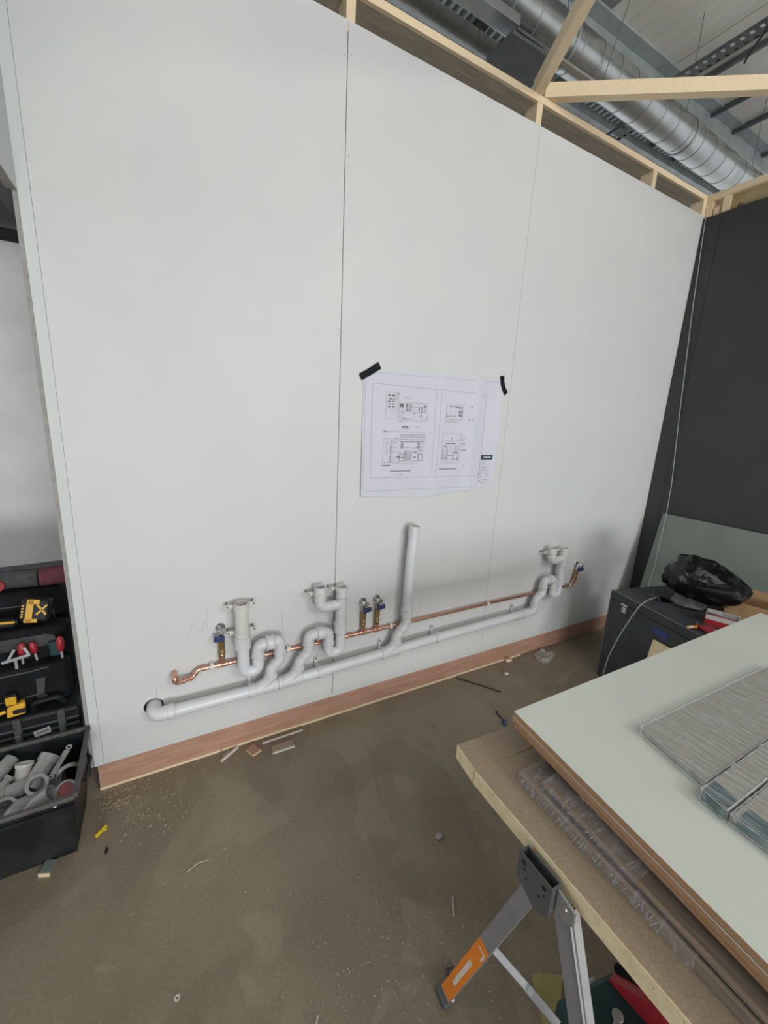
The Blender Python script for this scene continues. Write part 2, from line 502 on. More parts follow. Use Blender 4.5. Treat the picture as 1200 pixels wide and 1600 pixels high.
# ---- main white wall: timber core, boards, exposed frame above
wall = struct('wall_back', MB().box(-0.352, 3.615, 0.014, 0.10, 0.0, 3.225), 'black', smooth=0)
wall['label'] = 'large white boarded partition wall with an open pine frame on top'
def board(x0, x1, hole=None):
    o = struct('wall_board', MB().box(x0, x1, 0.0, 0.013, 0.151, 3.262), 'wall', wall, smooth=0)
    if hole:
        cb = MB().lathe([(hole[2], -0.05), (hole[2], 0.05)], (hole[0], 0.0065, hole[1]), (0, 1, 0), 28)
        c = link_mesh('cutter', cb, 'black', smooth=0)
        md = o.modifiers.new('hole', 'BOOLEAN')
        md.object = c
        md.operation = 'DIFFERENCE'
        bpy.context.view_layer.update()
        dg = bpy.context.evaluated_depsgraph_get()
        me = bpy.data.meshes.new_from_object(o.evaluated_get(dg))
        o.modifiers.clear()
        o.data = me
        bpy.data.objects.remove(c)
    return o
board(-0.3205, 0.7718, hole=(-0.110, 0.359, 0.041))
board(0.7752, 1.8835)
board(1.8850, 3.6145)
struct('edge_strip', MB().box(-0.355, -0.3215, 0.0, 0.013, 0.128, 3.262), 'wall_edge', wall, smooth=0)
struct('edge_strip', MB().box(-0.3208, 3.6145, 0.0004, 0.013, 0.128, 0.1502), 'wall_edge', wall, smooth=0)
struct('top_plate', MB().box(-0.60, 3.645, 0.0, 0.018, 3.359, 3.391), 'pine', wall, smooth=0)
struct('plate_underside', MB().box(-0.60, 3.60, 0.0185, 0.126, 3.360, 3.391), 'shaded_wood', wall, smooth=0)  # underside of the top plate, its shade painted in
for xs, w in ((0.785, 0.040), (1.868, 0.040), (2.945, 0.040), (3.588, 0.045)):
    struct('stud', MB().box(xs - w / 2, xs + w / 2, 0.001 if w > 0.041 else 0.002, 0.088, 3.226, 3.3585), 'pine_z', wall, smooth=0)
struct('packer', MB().box(3.30, 3.64, 0.03, 0.10, 3.3915, 3.412), 'pine', wall, smooth=0)
# screw heads beside the two open joints
sc = MB()
for xj, n in ((0.7735, 9), (1.8843, 9)):
    for i in range(n):
        z = 0.30 + i * 0.355
        for dx, dz in ((-0.016, 0.0), (0.017, 0.012), (-0.014, 0.028), (0.015, -0.022)):
            if random.random() < (0.8 if n and xj < 1 else 0.4):
                sc.lathe([(0.0022, 0.0), (0.0022, 0.0012)], (xj + dx + random.uniform(-.003, .003), 0.0004, z + dz), (0, -1, 0), 6)
o = struct('screw_heads', sc, 'raw_edge', wall)
o['kind'] = 'stuff'
# pencil setting-out marks
pm = MB()
Y = -0.0004
for a in ([(0.045, 0.655), (0.073, 0.750), (0.098, 0.699)], [(0.112, 0.690), (0.118, 0.745), (0.135, 0.715), (0.132, 0.790), (0.150, 0.838), (0.175, 0.822), (0.210, 0.770)],
          [(0.560, 0.728), (0.545, 0.745), (0.548, 0.775), (0.570, 0.800), (0.600, 0.800)], [(1.100, 0.953), (1.193, 0.962)], [(1.346, 0.700), (1.339, 0.55)], [(2.205, 0.66), (2.212, 0.556)]):
    pm.ribbon(a, 0.0012, Y)
for a in ([(0.487, 0.715), (0.487, 0.612)], [(-0.094, 0.452), (-0.095, 0.39)], [(0.764, 0.207), (0.764, 0.152)], [(0.60, 0.16), (0.63, 0.162)], [(0.742, 0.845), (0.742, 0.80)]):
    pm.ribbon(a, 0.0022, Y)
struct('pencil_marks', pm, 'pencil', wall, smooth=0)

# ---- skirting
bb = struct('baseboard_back', MB().box(-0.345, 3.614, 0.006, 0.0138, 0.0, 0.127), 'ply', smooth=0)
bb['label'] = 'bare red plywood skirting under the white wall'
for x0, x1 in ((-0.346, 1.690), (1.6915, 2.560), (2.5615, 3.60)):
    struct('plywood_strip', MB().box(x0, x1, 0.002, 0.006, 0.013, 0.127), 'ply', bb, smooth=0)
for x0, x1, y in ((-0.346, 0.165, -0.006), (0.170, 0.585, -0.005), (0.587, 1.690, -0.007), (1.692, 2.30, -0.004)):
    struct('sole_strip', MB().box(x0, x1, y, 0.002, 0.0005, 0.0125), 'pine', bb, smooth=0)

# ---- left side: header over the doorway and raw board edges
wl = struct('wall_left', MB().box(-0.385, -0.3555, -3.2, -0.0005, 2.364, 3.42), 'wall_edge', smooth=0)
wl['label'] = 'white header board over the doorway at the left of the wall'
struct('raw_underside', MB().box(-0.3845, -0.356, -3.2, -0.0005, 2.3615, 2.3638), 'raw_edge', wl, smooth=0)
struct('jamb_edge', MB().box(-0.369, -0.3556, 0.0, 0.10, 0.128, 2.361), 'raw_edge', wl, smooth=0)

# ---- room seen through the doorway
wf = struct('wall_far', MB().box(-5, -0.42, 1.5, 1.56, 0.0, 2.60), 'far_white', smooth=0)
wf['label'] = 'white wall of the next room seen through the doorway'
struct('grey_band', MB().box(-5, -0.42, 1.5, 1.56, 2.66, 2.765), 'grey_paint', wf, smooth=0)
struct('upper_wall', MB().box(-5, -0.42, 1.5, 1.56, 2.766, 3.6), 'far_white', wf, smooth=0)
t = struct('trim_1', MB().box(-5, -0.42, 1.45, 1.56, 2.602, 2.658), 'black', bevel=0.006)
t['label'] = 'black rail across the top of the far white wall'
t = struct('trim_2', MB().box(-0.95, -0.60, 0.15, 1.215, 2.632, 3.5), 'bulk_dark', smooth=0)
t['label'] = 'dark bulkhead hanging beyond the doorway'

# ---- right wall: charcoal boards under an open pine frame
wr = struct('wall_right', MB().box(3.615, 3.72, -3.0, -0.002, 0.0, 3.22), 'black', smooth=0)
wr['label'] = 'charcoal boarded wall on the right of the white wall'
for y0, y1 in ((-0.122, -0.001), (-1.345, -0.1245), (-2.99, -1.3475)):
    struct('wall_board', MB().box(3.602 if y0 > -0.13 else 3.599, 3.614, y0, y1, 0.0, 3.243), 'dark_wall', wr, smooth=0)
struct('top_plate', MB().box(3.605, 3.72, -3.0, -0.003, 3.348, 3.391), 'pine_y', wr, smooth=0)
for y, w in ((-0.022, 0.036), (-0.125, 0.04), (-0.72, 0.04), (-1.32, 0.04)):
    struct('stud', MB().box(3.606 + 0.004, 3.69, y - w / 2, y + w / 2, 3.221, 3.3475), 'pine_z', wr, smooth=0)
struct('offcut_block', MB().box(3.62, 3.67, -0.085, -0.05, 3.221, 3.30), 'pine_z', wr, smooth=0)
struct('insulation', MB().box(3.640, 3.70, -2.9, -0.146, 3.221, 3.347), 'wool', wr, smooth=0)

# ---- roof: liner panels, deck beyond, steelwork
cl = struct('ceiling', MB().box(-9, 10, -11, 6, 5.36, 5.42), 'roof_dark', smooth=0)
cl['label'] = 'lined metal roof high above the partition'
for i in range(6):
    x0 = 3.63 + i * 1.02
    struct('liner_panel', MB().box(x0, x0 + 1.005, -6, 1.28, 5.2, 5.24), 'roof', cl, smooth=0)
for i in range(5):
    x0 = -1.49 + i * 1.02
    struct('liner_panel', MB().box(x0, x0 + 1.005, -6, 1.10, 5.2, 5.24), 'roof_dark', cl, smooth=0)
dk = MB()
x = 0.0
while x < 7.4:                                   # trapezoid ribs of the far deck, running front to back
    pts = [(x, 5.25), (x + 0.030, 5.25), (x + 0.042, 5.20), (x + 0.068, 5.20), (x + 0.080, 5.25)]
    for (a, za), (b, zb) in zip(pts, pts[1:]):
        dk.add([(a, 1.30, za), (b, 1.30, zb), (b, 5.0, zb), (a, 5.0, za)], [(0, 1, 2, 3)])
    x += 0.080
o = struct('ribbed_deck', dk, 'deck', cl, smooth=0)
o['kind'] = 'stuff'
bm_ = MB()
bm_.box(0.2, 8.5, 1.08, 1.34, 4.90, 4.925)
bm_.box(0.2, 8.5, 1.20, 1.222, 4.925, 5.18)
bm_.box(0.2, 8.5, 1.08, 1.34, 5.175, 5.198)
struct('steel_beam', bm_, 'deck', cl, smooth=0)
for xp, w in ((5.02, 0.034), (5.62, 0.03), (6.12, 0.036), (6.9, 0.036)):
    struct('purlin', MB().box(xp - w / 2, xp + w / 2, -4, 4.5, 5.145, 5.19), 'steel_dark', cl, smooth=0)
for xp in (2.75, 3.35, 3.95):
    struct('purlin', MB().box(xp - 0.025, xp + 0.025, 1.36, 4.5, 5.10, 5.19), 'steel_dark', cl, smooth=0)
struct('cross_rail', MB().box(1.5, 8, 1.75, 1.81, 5.0, 5.08), 'deck', cl, smooth=0)
struct('cross_rail', MB().box(1.5, 8, 2.30, 2.36, 5.0, 5.08), 'deck', cl, smooth=0)

# ================================================================ services overhead
t = Thing('spiral_duct', 'long round galvanised duct running under the roof', 'duct', (3.5, 0.65, 4.3))
A, B = Vector((1.0, 0.585, 4.3)), Vector((7.0, 0.765, 4.3))
dv = (B - A)
n = 28
for i in range(n):
    p, q = A + dv * (i / n), A + dv * ((i + 1) / n)
    e = dv.normalized() * 0.004
    t.part('duct_section', MB().tube([p + e, q - e], 0.1325, 28, caps=False), 'duct')
sm = MB()
for i in range(1, n):
    sm.ring(A + dv * (i / n), dv, 0.008, 0.1355, 0.128, 28)
t.part('seam', sm, 'galv')['kind'] = 'stuff'
for x in (2.55, 4.2, 5.6):
    c = A + dv * ((x - 1.0) / 6.0)
    g = t.part('hanger_band', MB().ring(c + Vector((0.09, 0.003, 0)), dv, 0.025, 0.139, 0.134, 24), 'galv')
    t.part('hanger_wire', MB().tube([c + Vector((0.09, 0, 0.135)), c + Vector((0.09, 0, 0.90))], 0.003, 6), 'steel_dark', parent=g)

def cable_tray(label, x, z, y0, y1, w):
    t = Thing('cable_tray', label, 'cable tray', (x, (y0 + y1) / 2, z), 'perforated trays under the roof')
    for s in (-1, 1):
        t.part('side_rail', MB().box(x + s * w / 2 - 0.004, x + s * w / 2 + 0.004, y0, y1, z, z + 0.028), 'steel_dark')
    b = MB()
    y = y0
    while y < y1:                                 # strip with slots left open between the rungs
        b.box(x - w / 2 + 0.004, x + w / 2 - 0.004, y, y + 0.035, z, z + 0.004)
        b.box(x - 0.012, x + 0.012, y + 0.035, y + 0.065, z, z + 0.004)
        y += 0.065
    t.part('slotted_base', b, 'steel_dark', smooth=0)['kind'] = 'stuff'
    t.part('rod', MB().tube([(x, y0 + 1.9, z + 0.004), (x, y0 + 1.9, 5.19)], 0.005, 6), 'galv')
    return t
cable_tray('dark slotted cable tray crossing under the pale roof panels', 4.33, 4.80, -2.5, 1.05, 0.115)
cable_tray('shadowed slotted cable tray beyond the round duct', 4.52, 4.78, 1.36, 4.0, 0.17)
single('cable_tie', 'black strap hanging down from the slotted cable tray', 'strap', (4.28, 0.16, 4.8),
       MB().tube([(4.27, 0.10, 4.83), (4.275, 0.13, 4.79), (4.24, 0.235, 4.63), (4.22, 0.255, 4.56)], 0.009, 6), 'black')
t = Thing('conduit_pipe', 'grey round pipe beside the ribbed roof deck', 'pipe', (1.7, 1.03, 4.4))
t.part('pipe', MB().tube([(0.3, 0.98, 4.4), (2.40, 1.047, 4.4)], 0.052, 16), 'pvc_dull')
t.part('end_cap', MB().collar((2.40, 1.047, 4.4), (1, 0.03, 0), 0.05, 0.058), 'steel_dark')
t.part('hanger_wire', MB().tube([(2.38, 1.045, 4.45), (2.38, 1.045, 5.2)], 0.004, 6), 'steel_dark')
t = Thing('ceiling_unit', 'dark flat box unit hanging below the round duct', 'unit', (2.22, 0.58, 4.0))
t.part('casing', MB().box(2.02, 2.43, 0.45, 0.69, 4.0, 4.022), 'steel_dark', bevel=0.004)
for x, y in ((2.05, 0.66), (2.40, 0.66)):
    t.part('hanger_wire', MB().tube([(x, y, 4.022), (x, y + 0.16, 4.15), (x, y + 0.20, 5.2)], 0.003, 6), 'steel_dark')
t = Thing('cable_trunking', 'thin bright metal trunking alongside the round duct', 'trunking', (2.2, 0.5, 4.1))
t.part('channel', MB().box(1.0, 2.115, 0.50, 0.60, 4.105, 4.16), 'galv', bevel=0.003)
t.part('polished_rail', MB().box(2.118, 3.02, 0.522, 0.552, 4.10, 4.118), 'chrome', smooth=0)
t.part('hanger_wire', MB().tube([(1.9, 0.502, 4.16), (1.9, 0.20, 5.2)], 0.003, 6), 'steel_dark')
t.part('hanger_wire', MB().tube([(2.95, 0.524, 4.118), (2.95, 0.16, 5.2)], 0.003, 6), 'steel_dark')

# ================================================================ loose timbers on the frame
single('timber_brace', 'long pine brace rising steeply from the frame towards the roof', 'timber', (1.86, 0.02, 3.392),
       MB().bar((1.862, 0.03, 3.428), (0.55, -2.73, 3.428), 0.047, 0.072), 'pine_y', group='pine braces on the wall frame', smooth=0)
single('timber_brace', 'pale pine brace running right across towards the charcoal wall', 'timber', (1.93, -0.03, 3.392),
       MB().bar((1.905, 0.018, 3.424), (3.66, -1.225, 3.424), 0.045, 0.064), 'pine_y', group='pine braces on the wall frame', smooth=0)

# ================================================================ waste pipework on the white wall
WY = -0.064
def P(x, z, y=WY):
    return Vector((x, y, z))
MAIN = [(-0.085, 0.356), (0.338, 0.354), (0.672, 0.360), (1.112, 0.374), (1.535, 0.386), (2.225, 0.396)]
def main_z(x):
    for (x0, z0), (x1, z1) in zip(MAIN, MAIN[1:]):
        if x <= x1:
            return z0 + (z1 - z0) * (x - x0) / (x1 - x0)
    return MAIN[-1][1]
R = 0.0285
wp = Thing('waste_pipe', 'long grey waste pipe running low along the white wall', 'pipe', (1.0, -0.03, 0.33))
wp.part('main_pipe', MB().tube(fillet([P(x, main_z(x)) for x in (-0.06, 0.338, 0.672, 1.112, 1.535, 2.18)], 0.5, 3), R, 20), 'pvc')
el = wp.part('elbow', MB().tube(fillet([P(-0.03, 0.356), P(-0.108, 0.357), Vector((-0.108, 0.0125, 0.360))], 0.045, 8), R + 0.003, 20), 'pvc_fit')
wp.part('collar', MB().collar(P(-0.04, 0.356), (1, 0, 0), 0.03, R + 0.006, 20), 'pvc_fit', parent=el)
def branch(x, xt, ztop, first):
    """swept tee: socket on the main, arm curving up to the right"""
    z = main_z(x)
    b = wp.part('branch_tee', MB().tube([P(x - 0.045, main_z(x - 0.045)), P(x + 0.060, main_z(x + 0.06))], R + 0.004, 20), 'pvc_fit')
    wp.part('swept_arm', MB().tube(fillet([P(x - 0.030, z), P(x + (xt - x) * 0.55, z + 0.022), P(xt, z + 0.060), P(xt + 0.002, ztop)], 0.06, 7), R + 0.001, 18), 'pvc_fit', parent=b)
    for xx in (x - 0.045, x + 0.060):
        wp.part('collar', MB().collar(P(xx, main_z(xx)), (1, 0.0, 0.02), 0.022, R + 0.0065, 20), 'pvc_fit', parent=b)
    wp.part('collar', MB().collar(P(xt + 0.002, ztop), (0, 0, 1), 0.022, R + 0.005, 20), 'pvc_fit', parent=b)
branch(0.368, 0.409, 0.415, 1)
branch(0.500, 0.549, 0.418, 0)
branch(1.098, 1.139, 0.424, 0)
eb = wp.part('elbow', MB().tube(fillet([P(2.16, 0.395), P(2.292, 0.398), P(2.302, 0.450)], 0.045, 8), R + 0.003, 18), 'pvc_fit')
wp.part('collar', MB().collar(P(2.20, 0.396), (1, 0, 0.02), 0.025, R + 0.0065, 20), 'pvc_fit', parent=eb)
wp.part('collar', MB().collar(P(2.302, 0.455), (0, 0, 1), 0.022, R + 0.006, 20), 'pvc_fit', parent=eb)
for x in (0.312, 0.668, 1.062, 1.435, 2.128):
    z = main_z(x)
    c = wp.part('pipe_clip', MB().ring(P(x, z), (1, 0, 0.02), 0.024, R + 0.0055, R + 0.0005, 20).box(x - 0.010, x + 0.010, -0.033, -0.0002, z - 0.014, z + 0.014)
                .box(x - 0.009, x + 0.009, -0.012, -0.0002, z + 0.012, z + 0.060), 'pvc_fit')
    wp.part('screw', MB().lathe([(0.006, 0), (0.006, 0.003), (0.003, 0.005)], (x, -0.012, z + 0.050), (0, -1, 0), 10), 'screw', parent=c)

def bracket(t, x, z, r, ears=(-1, 1), both=True):
    """ring clip with screw ears either side, standing off the wall"""
    b = MB().ring(P(x, z), (0, 0, 1), 0.018, r + 0.004, r + 0.0003, 22)
    b.box(x - 0.012, x + 0.012, -0.034, -0.0003, z - 0.009, z + 0.009)
    for s in ears:
        b.box(min(x + s * (r + 0.001), x + s * (r + 0.032)), max(x + s * (r + 0.001), x + s * (r + 0.032)), -0.050, -0.044, z - 0.008, z + 0.008)
        b.ring((x + s * (r + 0.028), -0.047, z), (0, 1, 0), 0.008, 0.010, 0.005, 12)
    c = t.part('pipe_bracket', b, 'pvc_cream')
    for s in ears:
        t.part('screw', MB().lathe([(0.0048, 0), (0.0048, 0.004), (0.003, 0.006)], (x + s * (r + 0.028), -0.0475, z), (0, -1, 0), 10), 'screw', parent=c)
        t.part('screw', MB().tube([(x + s * (r + 0.028), -0.044, z), (x + s * (r + 0.028), -0.0003, z)], 0.0035, 8), 'screw', parent=c)

# --- first trap with its tall open standpipe
t = Thing('standpipe_trap', 'grey trap with tall wide open standpipe, leftmost on the wall', 'trap', (0.30, -0.03, 0.44), 'grey traps on the wall')
t.part('standpipe', MB().tube([P(0.280, 0.600), P(0.279, 0.832)], 0.0315, 24, inner=0.028), 'pvc_cream')
t.part('pipe_bore', MB().lathe([(0.0276, 0), (0.0276, 0.002)], P(0.279, 0.800), (0, 0, 1), 20), 'pvc_in')
bracket(t, 0.279, 0.815, 0.0315)
bracket(t, 0.279, 0.680, 0.0315)
u = t.part('union_nut', MB().collar(P(0.280, 0.628), (0, 0, 1), 0.055, 0.037, 22), 'pvc_fit')
t.part('rib', MB().collar(P(0.280, 0.655), (0, 0, 1), 0.010, 0.0395, 22), 'pvc_fit', parent=u)
t.part('rib', MB().collar(P(0.280, 0.604), (0, 0, 1), 0.008, 0.0385, 22), 'pvc_fit', parent=u)
t.part('trap_bend', MB().tube(fillet([P(0.281, 0.604), P(0.283, 0.466), P(0.349, 0.466), P(0.349, 0.548)], 0.034, 10), R, 20), 'pvc')
t.part('collar', MB().collar(P(0.349, 0.545), (0, 0, 1), 0.018, R + 0.005, 20), 'pvc_fit')
t.part('outlet_elbow', MB().tube(fillet([P(0.349, 0.545), P(0.350, 0.597), P(0.432, 0.597)], 0.034, 9), R, 20), 'pvc_fit')
u = t.part('union_nut', MB().collar(P(0.408, 0.597), (1, 0, 0), 0.030, 0.036, 22), 'pvc_fit')
t.part('rib', MB().collar(P(0.392, 0.597), (1, 0, 0), 0.008, 0.039, 22), 'pvc_fit', parent=u)
t.part('rib', MB().collar(P(0.424, 0.597), (1, 0, 0), 0.008, 0.038, 22), 'pvc_fit', parent=u)
t.part('down_bend', MB().tube(fillet([P(0.425, 0.597), P(0.457, 0.597), P(0.457, 0.494), P(0.410, 0.452), P(0.411, 0.420)], 0.034, 8), R, 20), 'pvc_fit')
t.part('collar', MB().collar(P(0.457, 0.535), (0, 0, 1), 0.010, R + 0.0042, 20), 'pvc_fit')
t.part('collar', MB().collar(P(0.4335, 0.473), (0.047, 0, 0.042), 0.008, R + 0.0042, 20), 'pvc_fit')

def twin_trap(label, x, ztop, zu, xl, ul_z, hor_z, xd, zd, xo, zo, xs, zs, mirror_bracket=True):
    """open upright with a side stub, U bend to its left, arm going left and down to the main"""
    t = Thing('twin_trap', label, 'trap', (x, -0.03, ul_z), 'grey traps on the wall')
    t.part('upright', MB().tube([P(x, zu), P(x, ztop)], 0.029, 22, inner=0.0255), 'pvc_fit')
    t.part('pipe_bore', MB().lathe([(0.0254, 0), (0.0254, 0.002)], P(x, ztop - 0.03), (0, 0, 1), 18), 'pvc_in')
    t.part('collar', MB().collar(P(x, ztop - 0.055), (0, 0, 1), 0.012, 0.0325, 22), 'pvc_fit')
    t.part('collar', MB().collar(P(x, zs - 0.045), (0, 0, 1), 0.012, 0.0325, 22), 'pvc_fit')
    t.part('collar', MB().collar(P(x, zs + 0.042), (0, 0, 1), 0.010, 0.0325, 22), 'pvc_fit')
    s = t.part('side_stub', MB().tube(fillet([P(xs, ztop - 0.004), P(xs, zs), P(x, zs)], 0.040, 9), 0.0275, 20), 'pvc_fit')
    t.part('stub_mouth', MB().ring(P(xs, ztop + 0.001), (0, 0, 1), 0.034, 0.030, 0.0258, 20), 'pvc_fit', parent=s)
    t.part('stub_bore', MB().lathe([(0.0257, 0), (0.0257, 0.002)], P(xs, ztop + 0.004), (0, 0, 1), 18), 'pvc_in', parent=s)
    t.part('collar', MB().collar(P(xs, ztop - 0.050), (0, 0, 1), 0.010, 0.031, 20), 'pvc_fit', parent=s)
    t.part('collar', MB().collar(P(xs + 0.055, zs), (1, 0, 0), 0.009, 0.031, 20), 'pvc_fit', parent=s)
    bracket(t, xs, ztop - 0.020, 0.030, ears=(-1,))
    bracket(t, x, ztop - 0.012, 0.029, ears=(-1,))
    u = t.part('union_nut', MB().collar(P(x, zu), (0, 0, 1), 0.050, 0.035, 22), 'pvc_fit')
    t.part('rib', MB().collar(P(x, zu + 0.026), (0, 0, 1), 0.008, 0.037, 22), 'pvc_fit', parent=u)
    t.part('rib', MB().collar(P(x, zu - 0.024), (0, 0, 1), 0.008, 0.0365, 22), 'pvc_fit', parent=u)
    t.part('trap_bend', MB().tube(fillet([P(x, zu - 0.02), P(x, ul_z), P(xl, ul_z), P(xl, ul_z + 0.062)], 0.034, 10), R - 0.001, 20), 'pvc')
    t.part('collar', MB().collar(P(xl, ul_z + 0.062), (0, 0, 1), 0.016, R + 0.0045, 20), 'pvc_fit')
    t.part('outlet_elbow', MB().tube(fillet([P(xl, ul_z + 0.062), P(xl, hor_z), P(xl - 0.060, hor_z)], 0.034, 9), R - 0.0005, 20), 'pvc_fit')
    xn = (xl + xd) / 2 + 0.006
    u = t.part('union_nut', MB().collar(P(xn, hor_z), (1, 0, 0), 0.030, 0.035, 22), 'pvc_fit')
    t.part('rib', MB().collar(P(xn - 0.016, hor_z), (1, 0, 0), 0.007, 0.037, 22), 'pvc_fit', parent=u)
    t.part('rib', MB().collar(P(xn + 0.016, hor_z), (1, 0, 0), 0.007, 0.037, 22), 'pvc_fit', parent=u)
    t.part('down_bend', MB().tube(fillet([P(xn, hor_z), P(xd, hor_z), P(xd, zd), P(xo, zo), P(xo - 0.002, zo - 0.035)], 0.034, 8), R, 20), 'pvc_fit')
    t.part('collar', MB().collar(P(xd, zd + 0.045), (0, 0, 1), 0.009, R + 0.0042, 20), 'pvc_fit')
    t.part('collar', MB().collar(P((xd + xo) / 2, (zd + zo) / 2), (xd - xo, 0, zd - zo), 0.008, R + 0.0042, 20), 'pvc_fit')
    return t
twin_trap('grey trap with two open upright inlets near the middle wall joint', 0.785, 0.834, 0.600, 0.717, 0.460, 0.590, 0.607, 0.497, 0.556, 0.450, 0.666, 0.735)
twin_trap('grey trap with two open upright inlets at the right end, in shadow', 2.532, 0.850, 0.600, 0.2 + 2.270, 0.490, 0.620, 2.366, 0.530, 2.305, 0.485, 2.408, 0.766)

# --- slender riser leaning up the wall
t = Thing('waste_riser', 'tall slightly bowed grey riser pipe standing under the drawing', 'pipe', (1.14, -0.03, 0.42))
t.part('riser_pipe', MB().tube(fillet([P(1.203, 0.575), P(1.204, 0.740), P(1.207, 0.940), P(1.215, 1.080)], 0.9, 6), R - 0.0005, 20), 'pvc')
t.part('end_sleeve', MB().tube([P(1.213, 1.062), P(1.2185, 1.128)], 0.0315, 22, inner=0.027), 'pvc_fit')
t.part('pipe_bore', MB().lathe([(0.0268, 0), (0.0268, 0.002)], P(1.217, 1.110), (0.06, 0, 1), 18), 'pvc_in')
t.part('coupling', MB().collar(P(1.203, 0.600), (0, 0, 1), 0.050, 0.034, 22), 'pvc_fit')
t.part('coupling', MB().collar(P(1.203, 0.628), (0, 0, 1), 0.010, 0.037, 22), 'pvc_fit')
t.part('offset_bend', MB().tube(fillet([P(1.203, 0.600), P(1.204, 0.530), P(1.140, 0.462), P(1.141, 0.425)], 0.05, 8), R + 0.001, 20), 'pvc_fit')
t.part('collar', MB().collar(P(1.172, 0.496), (0.064, 0, 0.068), 0.009, R + 0.005, 20), 'pvc_fit')

# ================================================================ copper supply with four valves
CY = -0.0195
def Q(x, z, y=CY):
    return Vector((x, y, z))
cp = Thing('copper_pipe', 'copper supply pipe running along the white wall above the waste pipe', 'pipe', (1.3, -0.01, 0.5))
cp.part('supply_pipe', MB().tube([Q(0.11, 0.510), Q(0.555, 0.506), Q(1.120, 0.508), Q(1.875, 0.515), Q(2.70, 0.512)], 0.0108, 14), 'copper')
lo = cp.part('offset_loop', MB().tube(fillet([(-0.016, -0.0003, 0.512), (-0.016, -0.052, 0.512), (-0.014, -0.052, 0.484), (0.058, -0.030, 0.482), (0.080, CY, 0.510), (0.12, CY, 0.510)], 0.016, 6), 0.0108, 14), 'copper')
cp.part('elbow', MB().tube(fillet([(-0.016, -0.030, 0.512), (-0.016, -0.052, 0.512), (-0.014, -0.052, 0.494)], 0.016, 6), 0.0138, 14), 'copper', parent=lo)
for p, d in (((0.020, -0.042, 0.483), (1, 0.3, 0)), ((0.050, -0.033, 0.482), (1, 0.3, 0)), ((0.069, -0.025, 0.496), (0.5, 0.1, 0.7)), ((0.105, CY, 0.510), (1, 0, 0))):
    cp.part('solder_collar', MB().collar(p, d, 0.016, 0.0132, 14), 'copper', parent=lo)
for x in (0.225, 0.86, 0.975, 1.062):
    cp.part('solder_collar', MB().collar(Q(x, 0.509), (1, 0, 0), 0.022, 0.0130, 14), 'copper')
cp.part('elbow', MB().tube(fillet([Q(2.69, 0.512), Q(2.758, 0.513), Q(2.764, 0.565)], 0.022, 7), 0.0135, 14), 'copper')
for x in (0.143, 0.512, 1.124, 1.880, 2.72):
    c = MB().ring(Q(x, 0.512 if x > 1.5 else 0.508), (1, 0, 0), 0.018, 0.0155, 0.0112, 16)
    c.box(x - 0.009, x + 0.009, -0.010, -0.0003, 0.495, 0.524)
    c.box(x - 0.009, x + 0.009, -0.030, -0.012, 0.522, 0.528)
    cp.part('pipe_clip', c, 'clip')

def valve(label, x, z0, z1, side, lean=0.0, tee=True):
    """brass riser with blue lever and chrome spout"""
    H = z1 - z0
    t = Thing('supply_valve', label, 'valve', (x, -0.01, z0), 'blue handled valves on the copper pipe')
    ax = Vector((lean, 0, 1)).normalized()
    def C(k, y=CY):
        return Vector((x, y, z0)) + ax * (H * k)
    if tee:
        t.part('tee', MB().tube([Q(x - 0.024, z0), Q(x + 0.024, z0)], 0.0142, 14).tube([C(0.0), C(0.22)], 0.0135, 14), 'copper')
    else:
        t.part('tee', MB().tube([C(0.18), C(0.26)], 0.0135, 14), 'copper')
    bd = t.part('valve_body', MB().lathe([(0.0125, 0), (0.0155, 0.004), (0.0155, 0.016), (0.0128, 0.020), (0.0128, H * 0.30), (0.0165, H * 0.31), (0.0165, H * 0.40), (0.0125, H * 0.42), (0.0125, H * 0.5)], C(0.20), ax, 8), 'brass')
    t.part('ring', MB().collar(C(0.33), ax, 0.010, 0.0175, 14), 'brass', parent=bd)
    t.part('ring', MB().collar(C(0.46), ax, 0.008, 0.0165, 14), 'brass', parent=bd)
    t.part('lever_handle', MB().rbox(C(0.765, CY - 0.026) + Vector((side * 0.012, 0, 0)), (0.048, 0.014, 0.026), Matrix.Rotation(-0.15 * side, 3, 'Y')).lathe([(0.011, 0), (0.011, 0.02)], C(0.765, CY - 0.008), (0, -1, 0), 12), 'blue', bevel=0.004)
    sp = t.part('spout', MB().tube(fillet([C(0.70), C(0.93), C(0.97, CY - 0.034)], 0.02, 6), 0.0125, 14, inner=0.0085), 'chrome')
    t.part('spout_collar', MB().collar(C(0.97, CY - 0.030), (0, -1, 0.1), 0.012, 0.0165, 12), 'chrome', parent=sp)
    t.part('spout_collar', MB().collar(C(0.87), ax, 0.010, 0.0160, 12), 'chrome', parent=sp)
    t.part('wall_plate', MB().collar(C(0.96, -0.0035), (0, 1, 0), 0.006, 0.022, 18), 'chrome', parent=sp)
    return t
valve('brass valve with blue lever turned left, alone at the left end', 0.190, 0.509, 0.705, -1)
valve('brass valve with blue lever, left one of the middle pair', 0.942, 0.508, 0.702, 1)
valve('brass valve with blue lever, right one of the middle pair', 1.030, 0.508, 0.705, 1)
valve('brass valve at the right end of the copper pipe, in shadow', 2.764, 0.520, 0.680, 1, lean=0.18, tee=False)

